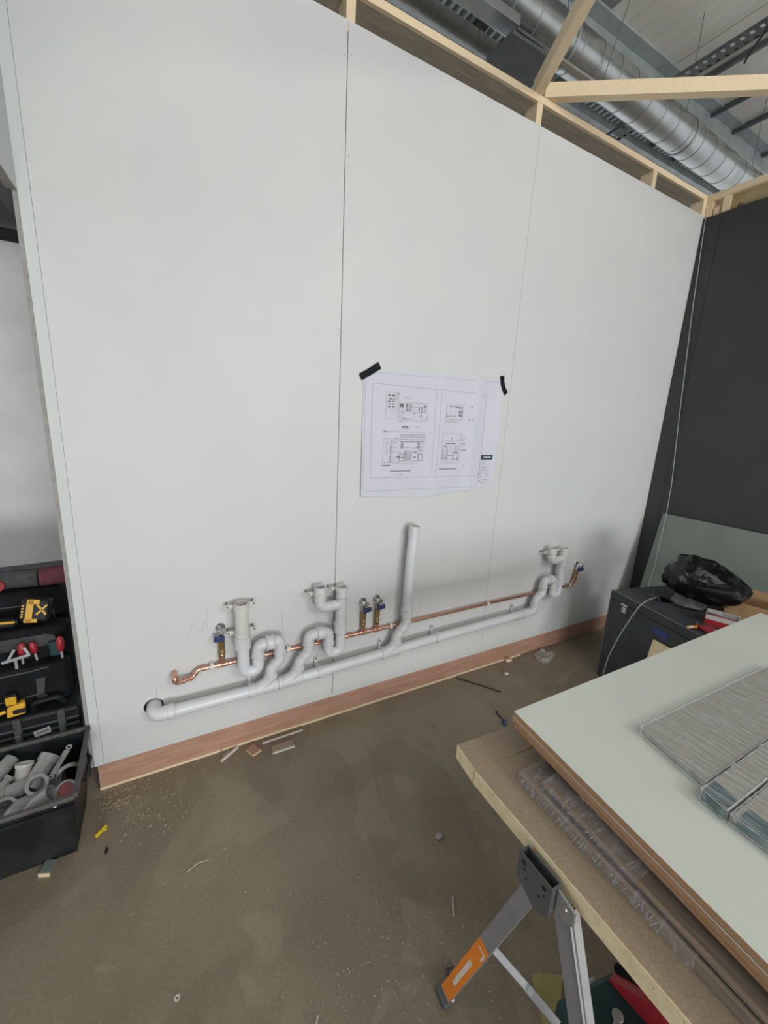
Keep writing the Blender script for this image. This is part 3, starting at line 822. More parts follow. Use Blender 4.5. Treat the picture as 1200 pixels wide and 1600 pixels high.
# ================================================================ trestle, boards and bundles on the right
def rough_shell(lo, hi, quad_fn=None, cuts=14, amp=0.004, freq=9.0, seed=0.0, flare=0.0):
    """box skin subdivided and wrinkled, as film pulled round a bundle; quad_fn(u, v) gives x, y"""
    mb = MB()
    z0, z1 = lo, hi
    n = cuts
    def add_grid(fn, nu, nv):
        vs, fs = [], []
        for i in range(nu + 1):
            for j in range(nv + 1):
                p = fn(i / nu, j / nv)
                q = noise.noise_vector(p * freq + Vector((seed, seed * 2, 0)))
                q2 = noise.noise_vector(p * freq * 4.3 + Vector((0, seed, seed)))
                vs.append(p + q * amp + q2 * amp * 0.45)
        for i in range(nu):
            for j in range(nv):
                a = i * (nv + 1) + j
                fs.append((a, a + nv + 1, a + nv + 2, a + 1))
        mb.add(vs, fs)
    def xy(u, v, z):
        x, y = quad_fn(u, v)
        return Vector((x, y, z))
    add_grid(lambda u, v: xy(u, v, z1), n * 2, n)
    add_grid(lambda u, v: xy(0, u, z0 + (z1 - z0) * v), n, 4)
    add_grid(lambda u, v: xy(1, u, z0 + (z1 - z0) * v), n, 4)
    add_grid(lambda u, v: xy(u, 0, z0 + (z1 - z0) * v), n * 2, 4)
    add_grid(lambda u, v: xy(u, 1, z0 + (z1 - z0) * v), n * 2, 4)
    return mb

def bil(q):
    """bilinear map over quad a(0,0) b(1,0) c(1,1) d(0,1)"""
    a, b, c, d = [Vector((x, y)) for x, y in q]
    def f(u, v):
        p = a * (1 - u) * (1 - v) + b * u * (1 - v) + c * u * v + d * (1 - u) * v
        return p.x, p.y
    return f

# ---- folding steel trestle
t = Thing('sawhorse', 'folding grey steel sawhorse with an orange label on its leg', 'sawhorse', (0.70, -1.46, 0.0))
t.part('top_beam', MB().bar((0.735, -1.458, 0.668), (1.75, -1.458, 0.668), 0.060, 0.050), 'leg_grey', bevel=0.004)
def chan(mb, p0, p1, w, d, th, nrm):
    """C-section leg: web plus two flanges opening along nrm"""
    p0, p1 = Vector(p0), Vector(p1)
    ax = (p1 - p0).normalized()
    nrm = Vector(nrm)
    nrm = (nrm - ax * nrm.dot(ax)).normalized()
    s = ax.cross(nrm).normalized()
    mb.bar(p0, p1, w, th, up=nrm)
    for k in (-1, 1):
        off = s * (k * (w / 2 - th / 2)) + nrm * (d / 2)
        mb.bar(p0 + off, p1 + off, th, d, up=nrm)
    return mb
# U-shaped end bracket standing beside the board edge
b = MB()
b.box(0.684, 0.687, -1.506, -1.412, 0.655, 0.728)
b.box(0.7095, 0.7125, -1.506, -1.412, 0.655, 0.728)
b.box(0.687, 0.7095, -1.506, -1.503, 0.655, 0.728)
b.box(0.687, 0.7095, -1.415, -1.412, 0.655, 0.728)
b.add([(0.684, -1.412, 0.655), (0.684, -1.506, 0.655), (0.684, -1.505, 0.645), (0.684, -1.47, 0.622), (0.684, -1.445, 0.64),
       (0.687, -1.412, 0.655), (0.687, -1.506, 0.655), (0.687, -1.505, 0.645), (0.687, -1.47, 0.622), (0.687, -1.445, 0.64)],
      [(0, 1, 2, 3, 4), (9, 8, 7, 6, 5), (0, 5, 6, 1), (1, 6, 7, 2), (2, 7, 8, 3), (3, 8, 9, 4), (4, 9, 5, 0)])
br = t.part('end_bracket', b, 'plate_grey', smooth=0)
for y, z, r in ((-1.428, 0.710, 0.0062), (-1.486, 0.707, 0.0062), (-1.432, 0.694, 0.003), (-1.489, 0.688, 0.003), (-1.478, 0.672, 0.003), (-1.440, 0.676, 0.003)):
    t.part('bolt_hole', MB().lathe([(r, 0), (r, 0.0008)], (0.684, y, z), (-1, 0, 0), 12), 'black', parent=br)
gb = MB()
gb.add([(0.700, -1.507, 0.722), (0.700, -1.552, 0.712), (0.700, -1.553, 0.675), (0.700, -1.535, 0.660), (0.700, -1.520, 0.668), (0.700, -1.508, 0.655),
        (0.706, -1.507, 0.722), (0.706, -1.552, 0.712), (0.706, -1.553, 0.675), (0.706, -1.535, 0.660), (0.706, -1.520, 0.668), (0.706, -1.508, 0.655)],
       [(0, 1, 2, 3, 4, 5), (11, 10, 9, 8, 7, 6)] + [(i, 6 + i, 6 + (i + 1) % 6, (i + 1) % 6) for i in range(6)])
hp = t.part('hinge_plate', gb, 'galv', bevel=0.0015)
t.part('rivet', MB().lathe([(0.006, 0), (0.005, 0.003)], (0.700, -1.530, 0.695), (-1, 0, 0), 12), 'galv', parent=hp)
f0, f1 = Vector((0.705, -1.448, 0.650)), Vector((0.642, -1.262, 0.004))
ld = (f1 - f0)
leg = t.part('leg', chan(MB(), f0, f1, 0.040, 0.022, 0.0025, (1, 0, 0.1)), 'leg_grey', smooth=0)
ln = Vector((-1, 0, 0)); ln = (ln - ld.normalized() * ln.dot(ld.normalized())).normalized()
sd = ld.normalized().cross(ln).normalized()
s0, s1 = f0 + ld * 0.475, f0 + ld * 0.955
t.part('orange_label', MB().bar(s0 + ln * 0.0018, s1 + ln * 0.0018, 0.0395, 0.0008, up=ln), 'orange', parent=leg, smooth=0)
t.part('label_stripe', MB().bar(s0 + ld * 0.15 + ln * 0.0026, s0 + ld * 0.37 + ln * 0.0026, 0.0115, 0.0006, up=ln), 'sticker_white', parent=leg, smooth=0)
t.part('label_mark', MB().bar(s0 + ld * 0.035 + ln * 0.0026 - sd * 0.013, s0 + ld * 0.035 + ln * 0.0026 + sd * 0.010, 0.005, 0.0006, up=ln)
       .bar(s0 + ld * 0.035 + ln * 0.0026 - sd * 0.014, s0 + ld * 0.075 + ln * 0.0026 - sd * 0.014, 0.005, 0.0006, up=ln), 'sticker_white', parent=leg, smooth=0)
t.part('foot', MB().bar(f0 + ld * 0.970, f1 + ld.normalized() * 0.003, 0.046, 0.030, up=ln), 'steel_dark', parent=leg, bevel=0.003)
g0, g1 = Vector((0.735, -1.500, 0.655)), Vector((0.750, -1.715, 0.004))
leg2 = t.part('leg', chan(MB(), g0, g1, 0.046, 0.026, 0.003, (1, 0.15, 0.0)), 'leg_grey', smooth=0)
gd = (g1 - g0).normalized()
gn = Vector((-0.35, -1, -0.3)); gn = (gn - gd * gn.dot(gd)).normalized()
t.part('bright_edge', MB().bar(g0 + Vector((0.010, -0.024, 0.0)), g1 + Vector((0.010, -0.024, 0.0)), 0.026, 0.003, up=gn), 'silver', parent=leg2, smooth=0)
t.part('foot', MB().bar(g1 - gd * 0.03, g1 + gd * 0.003, 0.05, 0.032, up=gn), 'steel_dark', parent=leg2, bevel=0.003)
# folding brace between the legs
h0, h1, h2 = Vector((0.700, -1.355, 0.322)), Vector((0.770, -1.447, 0.240)), Vector((0.806, -1.516, 0.200))
uc = Vector((-0.42, -0.30, 0.85))
st = t.part('folding_strut', MB().bar(h0, h1, 0.020, 0.006, up=uc), 'leg_grey', bevel=0.002)
t.part('lower_link', MB().bar(h1 + (h0 - h1) * 0.12, h2, 0.022, 0.006, up=uc), 'leg_grey', parent=st, bevel=0.002)
t.part('pivot', MB().lathe([(0.009, -0.008), (0.009, 0.008)], h1, uc, 12), 'silver', parent=st)
for y in (-1.26, -1.66):
    t.part('leg', chan(MB(), (1.72, -1.448 if y > -1.4 else -1.47, 0.650), (1.78, y, 0.004), 0.040, 0.022, 0.0025, (-1, 0, 0.1)), 'leg_grey', smooth=0)

# ---- thick chipboard planks on the trestle
def chip(label, quad, z0=0.694, z1=0.740):
    t = Thing('chipboard_plank', label, 'board', (quad[0][0], quad[0][1], z0), 'chipboard planks on the sawhorse')
    core = MB().slab(quad, z0, z1 - 0.0012)
    t.part('core', core, 'chip_edge', smooth=0)
    nm = MB()
    r_ = random.Random(len(label))
    for _ in range(4):
        nm.lathe([(0.0022, 0), (0.0022, 0.0006)], (quad[3][0] + r_.uniform(0.02, 0.06), quad[0][1] + (quad[3][1] - quad[0][1]) * r_.uniform(0.1, 0.95), z1), (0, 0, 1), 8)
    t.part('nail_marks', nm, 'raw_edge')['kind'] = 'stuff'
    t.part('top_face', MB().slab([(x + (0.003 if i in (0, 3) else 0), y) for i, (x, y) in enumerate(quad)], z1 - 0.0012, z1), 'chip_top', smooth=0)
    return t
chip('narrow chipboard plank with a pale raw edge, nearest the wall', [(0.727, -1.196), (2.30, -1.30), (2.30, -1.198), (0.740, -1.103)])
chip('wide chipboard plank carrying the brown boards, its pale edge along the trestle', [(0.714, -2.40), (2.30, -2.40), (2.30, -1.304), (0.7265, -1.2000)])

# ---- brown boards stacked in steps
def plank(label, quad, z0, z1, wrap):
    t = Thing('brown_board', label, 'board', (quad[0][0], quad[0][1], z0), 'brown boards stacked under the white sheets')
    t.part('body', MB().slab(quad, z0, z1), 'walnut', bevel=0.002)
    (x0, y0), (x3, y3) = quad[0], quad[3]
    t.part('lip', MB().hexa([(x0 - 0.0012, y0, z1 - 0.004), (x0 + 0.005, y0, z1 - 0.004), (x3 + 0.005, y3, z1 - 0.004), (x3 - 0.0012, y3, z1 - 0.004),
                             (x0 - 0.0012, y0, z1 + 0.0012), (x0 + 0.005, y0, z1 + 0.0012), (x3 + 0.005, y3, z1 + 0.0012), (x3 - 0.0012, y3, z1 + 0.0012)]), 'walnut_side', smooth=0)
    if wrap:
        y1 = wrap
        k = (y3 - y1) / (y3 - y0)
        xa = x3 + (x0 - x3) * k
        t.part('film', rough_shell(z0 + 0.001, z1 + 0.0012, bil([(xa - 0.0035, y1), (xa + 0.14, y1), (x3 + 0.14, y3 + 0.004), (x3 - 0.0035, y3 + 0.004)]), 16, 0.0009, 30.0, x0), 'film_thin')
    return t
def creases(t, x_at, y0, y1, z0, z1, n, seed):
    """little gathered ridges of film on a board's side and lip"""
    r_ = random.Random(seed)
    mb = MB()
    for _ in range(n):
        y = y0 + (y1 - y0) * r_.random() ** 1.3
        x = x_at(y) - 0.0042
        sl = -0.007 + r_.uniform(-0.002, 0.002)
        za, zb = z0 + r_.uniform(0, 0.45) * (z1 - z0), z1 - r_.uniform(0, 0.3) * (z1 - z0)
        pts = [Vector((x, y, za)), Vector((x - 0.0004, y + sl * 0.5, (za + zb) / 2)), Vector((x, y + sl, zb))]
        mb.tube(pts, r_.uniform(0.0003, 0.0008), 5)
    t.part('film_creases', mb, 'crease')['kind'] = 'stuff'
def lin(q):
    (x0, y0), (x3, y3) = q[0], q[3]
    return lambda y: x0 + (x3 - x0) * (y - y0) / (y3 - y0)
q1 = [(0.784, -2.35), (0.99, -2.35), (1.02, -1.288), (0.814, -1.284)]
q2 = [(0.766, -2.37), (1.00, -2.37), (1.05, -1.352), (0.832, -1.345)]
q3 = [(0.806, -2.33), (1.01, -2.33), (1.07, -1.425), (0.880, -1.418)]
t = plank('lowest brown board, its wrapped end sticking out furthest', q1, 0.7405, 0.772, -1.72)
creases(t, lin(q1), -1.292, -1.66, 0.742, 0.771, 60, 1)
t = plank('middle brown board of the stepped stack, film around its end', q2, 0.7775, 0.791, -1.60)
creases(t, lin(q2), -1.350, -1.50, 0.777, 0.790, 22, 2)
t = plank('uppermost brown board, tucked under the white sheets', q3, 0.7935, 0.8045, -1.56)
creases(t, lin(q3), -1.424, -1.60, 0.794, 0.803, 26, 3)
single('timber_bearer', 'dark bearer under the far part of the white sheets', 'timber', (1.9, -1.8, 0.7405),
       MB().box(1.80, 1.87, -2.3, -1.33, 0.7405, 0.804), 'walnut', smooth=0)

# ---- white laminated sheets
SQ = [(0.768, -2.38), (2.50, -2.38), (2.556, -1.183), (0.890, -1.172)]
def sheet(label, z0, dx, dy, under='mdf_dark', face='laminate'):
    q = [(x + dx, y + dy) for x, y in SQ]
    t = Thing('white_sheet', label, 'sheet', (q[3][0], q[3][1], z0), 'white sheets stacked on the brown boards')
    t.part('core', MB().slab(q, z0 + 0.0012, z0 + 0.0164), 'mdf_edge', smooth=0)
    t.part('bottom_face', MB().slab(q, z0, z0 + 0.0011), under, smooth=0)
    t.part('top_face', MB().slab(q, z0 + 0.0165, z0 + 0.0176), face, smooth=0)
sheet('bottom white sheet of the stack of three, brown edge showing', 0.806, 0.004, -0.004, face='mdf_dark')
sheet('middle white sheet of the stack of three, brown edge showing', 0.8242, -0.002, 0.001)
sheet('top white sheet of the stack, with the wrapped bundles lying on it', 0.8424, 0.0, 0.0)

# ---- film wrapped bundles
def bundle(label, name_q, z0, z1, seed, teal=None, slats=6):
    (a, b, c, d) = name_q
    t = Thing('wrapped_bundle', label, 'bundle', (a[0], a[1], z0), 'film wrapped bundles on the white sheet')
    f = bil(name_q)
    for i in range(slats):                         # boards side by side inside the film
        v0, v1 = i / slats + 0.004, (i + 1) / slats - 0.004
        q = [f(0.012, v0), f(0.985, v0), f(0.985, v1), f(0.012, v1)]
        t.part('board', MB().slab(q, z0 + 0.002, z1 - 0.004), 'oak_grey', bevel=0.0015)
    if teal:
        for (u0, u1, v0, v1) in teal:
            t.part('teal_card', MB().slab([f(u0, v0), f(u1, v0), f(u1, v1), f(u0, v1)], z1 - 0.0038, z1 - 0.0028), 'teal', smooth=0)
            t.part('teal_side', MB().slab([f(0.002, v0), f(0.010, v0), f(0.010, v1), f(0.002, v1)], z0 + 0.003, z1 - 0.004), 'teal', smooth=0)
    t.part('film', rough_shell(z0 + 0.0022, z1, f, 30, 0.0016, 13.0, seed), 'film')
    def rim(u0, v0, u1, v1, z, k):
        pts = []
        for i in range(k + 1):
            x, y = f(u0 + (u1 - u0) * i / k, v0 + (v1 - v0) * i / k)
            p = Vector((x, y, z))
            pts.append(p + noise.noise_vector(p * 60 + Vector((seed, 0, 0))) * 0.0016)
        return MB().tube(pts, 0.0015, 6, radii=[0.0008 + 0.0026 * abs(noise.noise(p * 38)) for p in pts])
    t.part('film_edge', rim(0.0, 0.0, 0.0, 1.0, z1 - 0.0015, 24), 'film_milky')
    t.part('film_edge', rim(0.0, 1.0, 1.0, 1.0, z1 - 0.0015, 60), 'film_milky')
    t.part('film_edge', rim(0.0, 0.0, 0.0, 1.0, z0 + 0.005, 24), 'film_milky')
    t.part('film_edge', rim(0.0, 0.0, 1.0, 0.0, z1 - 0.0015, 60), 'film_milky')
    return t
bundle('flat bundle of grey boards in cloudy film, nearest the wall', [(1.108, -1.578), (1.98, -1.592), (1.96, -1.425), (1.150, -1.398)], 0.8605, 0.890, 1.3, slats=1)
bundle('narrow film wrapped bundle with a teal end patch, in the middle', [(1.058, -1.640), (2.00, -1.654), (2.00, -1.598), (1.070, -1.584)], 0.8605, 0.894, 4.1, teal=[(0.014, 0.062, 0.05, 0.95)], slats=1)
bundle('film wrapped bundle with a broad teal side, nearest the camera', [(1.052, -2.06), (2.00, -2.08), (2.00, -1.660), (1.060, -1.646)], 0.8605, 0.890, 7.7, teal=[(0.014, 0.058, 0.03, 0.97)], slats=1)

# ---- under the table
t = Thing('tool_case', 'dark teal plastic tool case on the floor under the table', 'case', (1.1, -1.62, 0.0))
cq = [(0.800, -1.78), (1.32, -1.86), (1.36, -1.56), (0.845, -1.475)]
t.part('body', MB().slab(cq, 0.004, 0.115), 'teal_case', bevel=0.012)
t.part('lid', MB().slab(cq, 0.118, 0.190), 'teal_case', bevel=0.014)
f = bil(cq)
for u in (0.25, 0.75):
    x, y = f(u, 1.0)
    t.part('latch', MB().box(x - 0.03, x + 0.03, y - 0.004, y + 0.014, 0.075, 0.16), 'silver', bevel=0.004)
x, y = f(0.5, 0.5)
hd = t.part('handle', MB().tube(fillet([(0.90, -1.66, 0.19), (0.90, -1.66, 0.222), (0.98, -1.72, 0.222), (0.98, -1.72, 0.19)], 0.02, 5), 0.010, 10), 'black_plastic')
single('spanner', 'small steel fixing left on the teal tool case', 'tool', (0.93, -1.585, 0.191),
       MB().bar((0.905, -1.600, 0.196), (0.965, -1.575, 0.196), 0.014, 0.008).lathe([(0.014, -0.004), (0.014, 0.004)], (0.965, -1.575, 0.1965), (0, 0, 1), 12), 'silver', bevel=0.001)
hl = []
t = Thing('red_tool_bag', 'red edged black bag beside the teal tool case under the table', 'bag', (1.15, -1.60, 0.19))
def arch(dx, dz):
    return [Vector((1.012 + 0.003 * i + dx, -1.520 - 0.030 * i, 0.200 + 0.062 * math.sin(math.pi * min(1, i / 9)) + dz)) for i in range(10)]
a0, a1 = arch(0, 0), arch(0.035, 0.02)
vs, fs = [], []
for p, q in zip(a0, a1):
    vs += [p, q, Vector((q.x + 0.02, q.y, 0.193)), Vector((p.x, p.y, 0.193))]
for i in range(9):
    for k in range(4):
        fs.append((i * 4 + k, i * 4 + (k + 1) % 4, (i + 1) * 4 + (k + 1) % 4, (i + 1) * 4 + k))
fs += [(3, 2, 1, 0), (36, 37, 38, 39)]
t.part('side_panel', MB().add(vs, fs), 'red', smooth=60)
t.part('black_trim', MB().tube([p + Vector((0.028, 0, 0.020)) for p in a0], 0.012, 8), 'nylon')
single('paper_sheet', 'yellowish paper lying on the floor beside the teal tool case', 'paper', (0.87, -1.42, 0.0006),
       MB().slab([(0.80, -1.56), (0.862, -1.50), (1.02, -1.395), (0.93, -1.345)], 0.0006, 0.0022), 'olive', smooth=0)

# ================================================================ far right corner
fx, fy = Vector((-0.225, -0.974, 0)), Vector((0.974, -0.225, 0))
O = Vector((2.628, -0.405, 0))
def cs(a, b, z):
    """a along the case front, b back from the front"""
    p = O + fx * a + fy * b
    return Vector((p.x, p.y, z))
def cbox(mb, a0, a1, b0, b1, z0, z1):
    return mb.hexa([cs(a0, b0, z0), cs(a1, b0, z0), cs(a1, b1, z0), cs(a0, b1, z0), cs(a0, b0, z1), cs(a1, b0, z1), cs(a1, b1, z1), cs(a0, b1, z1)])
t = Thing('site_box', 'big charcoal site box standing in the far right corner', 'box', O)
t.part('body', cbox(MB(), 0, 0.86, 0, 0.56, 0.004, 0.590), 'case', bevel=0.004)
t.part('lid', cbox(MB(), 0, 0.86, 0, 0.56, 0.593, 0.650), 'case', bevel=0.004)
t.part('edge_trim', cbox(MB(), 0.002, 0.858, -0.002, 0.006, 0.6475, 0.6525), 'case_edge', smooth=0)
t.part('corner_trim', cbox(MB(), -0.002, 0.004, -0.002, 0.006, 0.01, 0.648), 'case_edge', smooth=0)
la = t.part('latch', cbox(MB(), 0.108, 0.140, -0.012, 0.0, 0.540, 0.582), 'silver', bevel=0.003)
t.part('latch_hook', cbox(MB(), 0.098, 0.146, -0.016, 0.0, 0.588, 0.600), 'silver', parent=la, bevel=0.003)
t.part('blue_tape', cbox(MB(), 0.335, 0.440, -0.0025, -0.0003, 0.520, 0.560), 'blue_tape', smooth=0)
single('wood_offcut', 'tan offcut with a rounded corner leaning on the charcoal site box', 'offcut', cs(0.40, -0.03, 0.3),
       MB().hexa([cs(0.355, -0.075, 0.0), cs(0.64, -0.075, 0.0), cs(0.64, -0.060, 0.0), cs(0.355, -0.060, 0.0),
                  cs(0.365, -0.022, 0.490), cs(0.62, -0.022, 0.500), cs(0.62, -0.006, 0.500), cs(0.365, -0.006, 0.490)]), 'chip_edge', bevel=0.010)

def pillow(c, u, v, w, prof, depth, rings=18, seg=56, crease=0.02, freq=7.0, seed=0.0, power=0.75):
    """closed bag: prof(theta) is the outline radius in the u-v plane, depth its half thickness along w"""
    vs, fs = [], []
    for i in range(rings + 1):
        ph = -math.pi / 2 + math.pi * i / rings
        for k in range(seg):
            th = 2 * math.pi * k / seg
            cr = max(0.0, math.cos(ph)) ** power
            p = c + (u * math.cos(th) + v * math.sin(th)) * (prof(th) * cr) + w * (math.sin(ph) * depth)
            n1 = noise.ridged_multi_fractal(p * freq + Vector((seed, 0, seed)), 0.9, 2.2, 3, 1.0, 2.0) if False else noise.noise(p * freq + Vector((seed, seed, 0)))
            n2 = abs(noise.noise(p * freq * 1.7 + Vector((0, seed, seed * 3))))
            d = (p - c).normalized()
            vs.append(p + d * (n1 * crease * 0.8 - n2 * crease * 1.6 * cr))
    for i in range(rings):
        for k in range(seg):
            k2 = (k + 1) % seg
            fs.append((i * seg + k, i * seg + k2, (i + 1) * seg + k2, (i + 1) * seg + k))
    return MB().add(vs, fs)
BU, BV, BW = Vector((0.345, -0.938, 0)), Vector((0.0, 0.0, 1.0)), Vector((0.938, 0.345, 0))
def bag_prof(th):
    # wide to the right and drooping, blunt on the left
    x, z = math.cos(th), math.sin(th)
    a = 0.235 if x > 0 else 0.175
    b = 0.155 if z > 0 else 0.125
    r = 1.0 / math.sqrt((x / a) ** 2 + (z / b) ** 2)
    skew = 1.0 + 0.22 * max(0, math.cos(th + 0.28)) ** 6 - 0.10 * max(0, math.cos(th - 0.75)) ** 3 + 0.10 * max(0, math.cos(th - 2.2)) ** 3
    return r * skew
t = Thing('bin_bag', 'shiny black bin bag slumped on top of the site box', 'bag', (2.87, -0.75, 0.655))
t.part('bag', pillow(Vector((2.870, -0.765, 0.822)), BU, BV, BW, bag_prof, 0.15, crease=0.030, freq=8.5, seed=2.0), 'bag_film', smooth=24)
nk = MB()
nk.lathe([(0.088, 0.0), (0.096, 0.012), (0.080, 0.035), (0.074, 0.06), (0.094, 0.10)], (2.865, -0.755, 0.6535), (0, 0, 1), 20)
nk.v = [p + noise.noise_vector(p * 22) * 0.012 + Vector((0, 0, 0.004)) for p in nk.v]
t.part('gathered_neck', nk, 'case_edge', smooth=24)
sk = MB()
pts = [(2.76, -0.55), (2.80, -0.575), (2.83, -0.64), (2.80, -0.70), (2.74, -0.66), (2.73, -0.60)]
sk.add([(x, y, 0.6535) for x, y in pts] + [(x * 0.4 + 2.78 * 0.6, y * 0.4 - 0.62 * 0.6, 0.672) for x, y in pts], [tuple(range(6))[::-1], tuple(range(6, 12))] + [(i, (i + 1) % 6, 6 + (i + 1) % 6, 6 + i) for i in range(6)])
t.part('loose_tail', sk, 'bag_film', smooth=24)

def carton(name, label, cat, c, u, w, d, h, z0, th, m, inner, flap=None):
    """open carton: c centre, u long direction"""
    u = Vector((u[0], u[1], 0)).normalized(); v = Vector((-u.y, u.x, 0))
    t = Thing(name, label, cat, (c[0], c[1], z0))
    def bx(a0, a1, b0, b1, za, zb):
        C = Vector((c[0], c[1], 0))
        q = [C + u * a + v * b for a, b in ((a0, b0), (a1, b0), (a1, b1), (a0, b1))]
        return MB().slab([(p.x, p.y) for p in q], za, zb)
    t.part('base', bx(-w / 2, w / 2, -d / 2, d / 2, z0, z0 + th), m, smooth=0)
    t.part('side', bx(-w / 2, w / 2, -d / 2, -d / 2 + th, z0 + th, z0 + h), m, smooth=0)
    t.part('side', bx(-w / 2, w / 2, d / 2 - th, d / 2, z0 + th, z0 + h), m, smooth=0)
    t.part('side', bx(-w / 2, -w / 2 + th, -d / 2 + th, d / 2 - th, z0 + th, z0 + h), m, smooth=0)
    t.part('side', bx(w / 2 - th, w / 2, -d / 2 + th, d / 2 - th, z0 + th, z0 + h), m, smooth=0)
    return t, u, v, bx
t, u, v, bx = carton('cardboard_carton', 'open brown cardboard carton beside the black bin bag', 'carton', (3.035, -1.02), (0.30, -0.95), 0.26, 0.18, 0.100, 0.6535, 0.006, 'card', 'card')
C = Vector((3.035, -1.02, 0))
q = [C + u * a + v * 0.09 for a in (-0.13, 0.13)]
t.part('flap', MB().hexa([(q[0].x, q[0].y, 0.752), (q[1].x, q[1].y, 0.752), (q[1].x + 0.004, q[1].y + 0.004, 0.752), (q[0].x + 0.004, q[0].y + 0.004, 0.752),
                          (q[0].x + 0.055, q[0].y + 0.05, 0.780), (q[1].x + 0.055, q[1].y + 0.05, 0.780), (q[1].x + 0.059, q[1].y + 0.054, 0.780), (q[0].x + 0.059, q[0].y + 0.054, 0.780)]), 'card', smooth=0)
t, u, v, bx = carton('white_carton', 'small white and red carton in front of the cardboard carton', 'carton', (2.735, -0.985), (0.38, -0.93), 0.15, 0.10, 0.062, 0.6535, 0.004, 'white_card', 'white_card')
for a0, a1, b0, b1 in ((-0.0755, 0.0755, -0.0515, -0.0503), (-0.0765, -0.0753, -0.050, 0.050)):
    t.part('red_print', bx(a0, a1, b0, b1, 0.655, 0.688), 'red', smooth=0)
t.part('red_rim', bx(-0.0758, 0.0758, -0.0512, -0.045, 0.7157, 0.7182), 'red', smooth=0)
t.part('flap', bx(-0.070, -0.002, -0.012, 0.048, 0.7158, 0.7185), 'white_card', smooth=0)
single('red_packet', 'flat red packet lying on the box in front of the white carton', 'packet', (2.58, -0.98, 0.6535),
       MB().slab([(2.52, -1.04), (2.56, -1.09), (2.64, -0.985), (2.58, -0.93)], 0.6535, 0.667), 'red', bevel=0.003)
t = Thing('hand_tool', 'small tool with an orange and wood tip at the edge of the site box', 'tool', (2.50, -0.93, 0.6535))
t.part('tip', MB().tube([(2.503, -0.925, 0.662), (2.535, -0.935, 0.662)], 0.008, 10), 'pine')
t.part('band', MB().tube([(2.536, -0.9355, 0.662), (2.556, -0.942, 0.662)], 0.0085, 10), 'orange')
t.part('shaft', MB().tube([(2.557, -0.942, 0.662), (2.625, -0.912, 0.662)], 0.006, 10), 'steel_dark')

# ---- sheet leaning on the dark wall, hanging cable
single('leaning_sheet', 'grey green board leaning against the charcoal wall behind the box', 'sheet', (3.4, -0.6, 0.0),
       MB().hexa([(3.285, -1.75, 0.002), (3.303, -1.75, 0.0), (3.303, -0.200, 0.0), (3.285, -0.200, 0.002),
                  (3.567, -1.75, 1.072), (3.585, -1.75, 1.068), (3.585, -0.160, 1.060), (3.567, -0.160, 1.064)]), 'mr_board', smooth=0)
single('hanging_cable', 'thin grey cable hanging straight down beside the wall corner', 'cable', (3.59, -0.018, 3.25),
       MB().tube(fillet([(3.592, -0.018, 3.25), (3.588, -0.060, 2.60), (3.584, -0.118, 1.885), (3.580, -0.172, 1.30), (3.556, -0.192, 1.075), (3.449, -0.238, 0.66), (3.335, -0.26, 0.25), (3.272, -0.28, 0.006)], 0.3, 5), 0.0032, 8), 'cable')
single('looping_cable', 'pale thin cable looping from the bin bag over the front of the site box', 'cable', (2.80, -0.62, 0.66),
       MB().tube(fillet([(2.84, -0.60, 0.6535), (2.72, -0.632, 0.672), (2.62, -0.645, 0.684), (2.545, -0.640, 0.660), (2.500, -0.62, 0.56), (2.490, -0.58, 0.42), (2.500, -0.535, 0.25), (2.535, -0.505, 0.10), (2.56, -0.50, 0.006), (2.60, -0.60, 0.005)], 0.25, 5), 0.0034, 8), 'cable')

# ================================================================ drawing taped to the wall
PC = [(0.902, 1.298), (1.816, 1.303), (1.826, 1.968), (0.896, 1.936)]      # lower left, lower right, upper right, upper left
def pxy(u, v):
    (ax, az), (bx, bz), (cx, cz), (dx, dz) = PC
    return (ax * (1 - u) * (1 - v) + bx * u * (1 - v) + cx * u * v + dx * (1 - u) * v,
            az * (1 - u) * (1 - v) + bz * u * (1 - v) + cz * u * v + dz * (1 - u) * v)
FOLDS = (0.265, 0.52, 0.79)
def tri(t, c, w):
    return max(0.0, 1 - abs(t - c) / w)
def pdepth(u, v):
    d = 0.0025
    d += 0.004 * tri(u, FOLDS[0], 0.14) + 0.007 * tri(u, FOLDS[1], 0.16) - 0.0018 * tri(u, 0.40, 0.12) + 0.009 * tri(u, FOLDS[2], 0.07)
    d += 0.0018 * tri(v, 0.48, 0.15)
    d += 0.010 * max(0, 0.16 - u) / 0.16 * max(0, 0.75 - v)                # lower left corner stands off
    d += 0.016 * max(0, u - 0.88) / 0.12 * max(0, 1 - abs(v - 0.45) / 0.5)  # right edge curls
    return d
def pdepth_xz(x, z):
    u = (x - 0.900) / 0.918
    v = (z - 1.300 - 0.005 * u) / (0.637 + 0.03 * u)
    return -pdepth(min(1, max(0, u)), min(1, max(0, v))) - 0.0007
def bottom_edge(u):
    return 0.020 * (0.5 - 0.5 * math.cos(2 * math.pi * min(1, u / 0.8))) if u < 0.8 else -0.004
nu, nv = 100, 24
vs, fs = [], []
for j in range(nv + 1):
    for i in range(nu + 1):
        u, v = i / nu, j / nv
        x, z = pxy(u, v)
        z -= bottom_edge(u) * (1 - v) ** 3 - (0.012 if u > 0.805 else 0) * (1 - v) ** 6
        vs.append((x, -pdepth(u, v), z))
for j in range(nv):
    for i in range(nu):
        a = j * (nu + 1) + i
        fs.append((a, a + 1, a + nu + 2, a + nu + 1))
t = Thing('drawing_sheet', 'large creased paper drawing taped to the white wall', 'drawing', (1.36, 0, 1.3))
pp = t.part('paper', MB().add(vs, fs), 'paper', smooth=12)
thin, ink = MB(), MB()
D = pdepth_xz
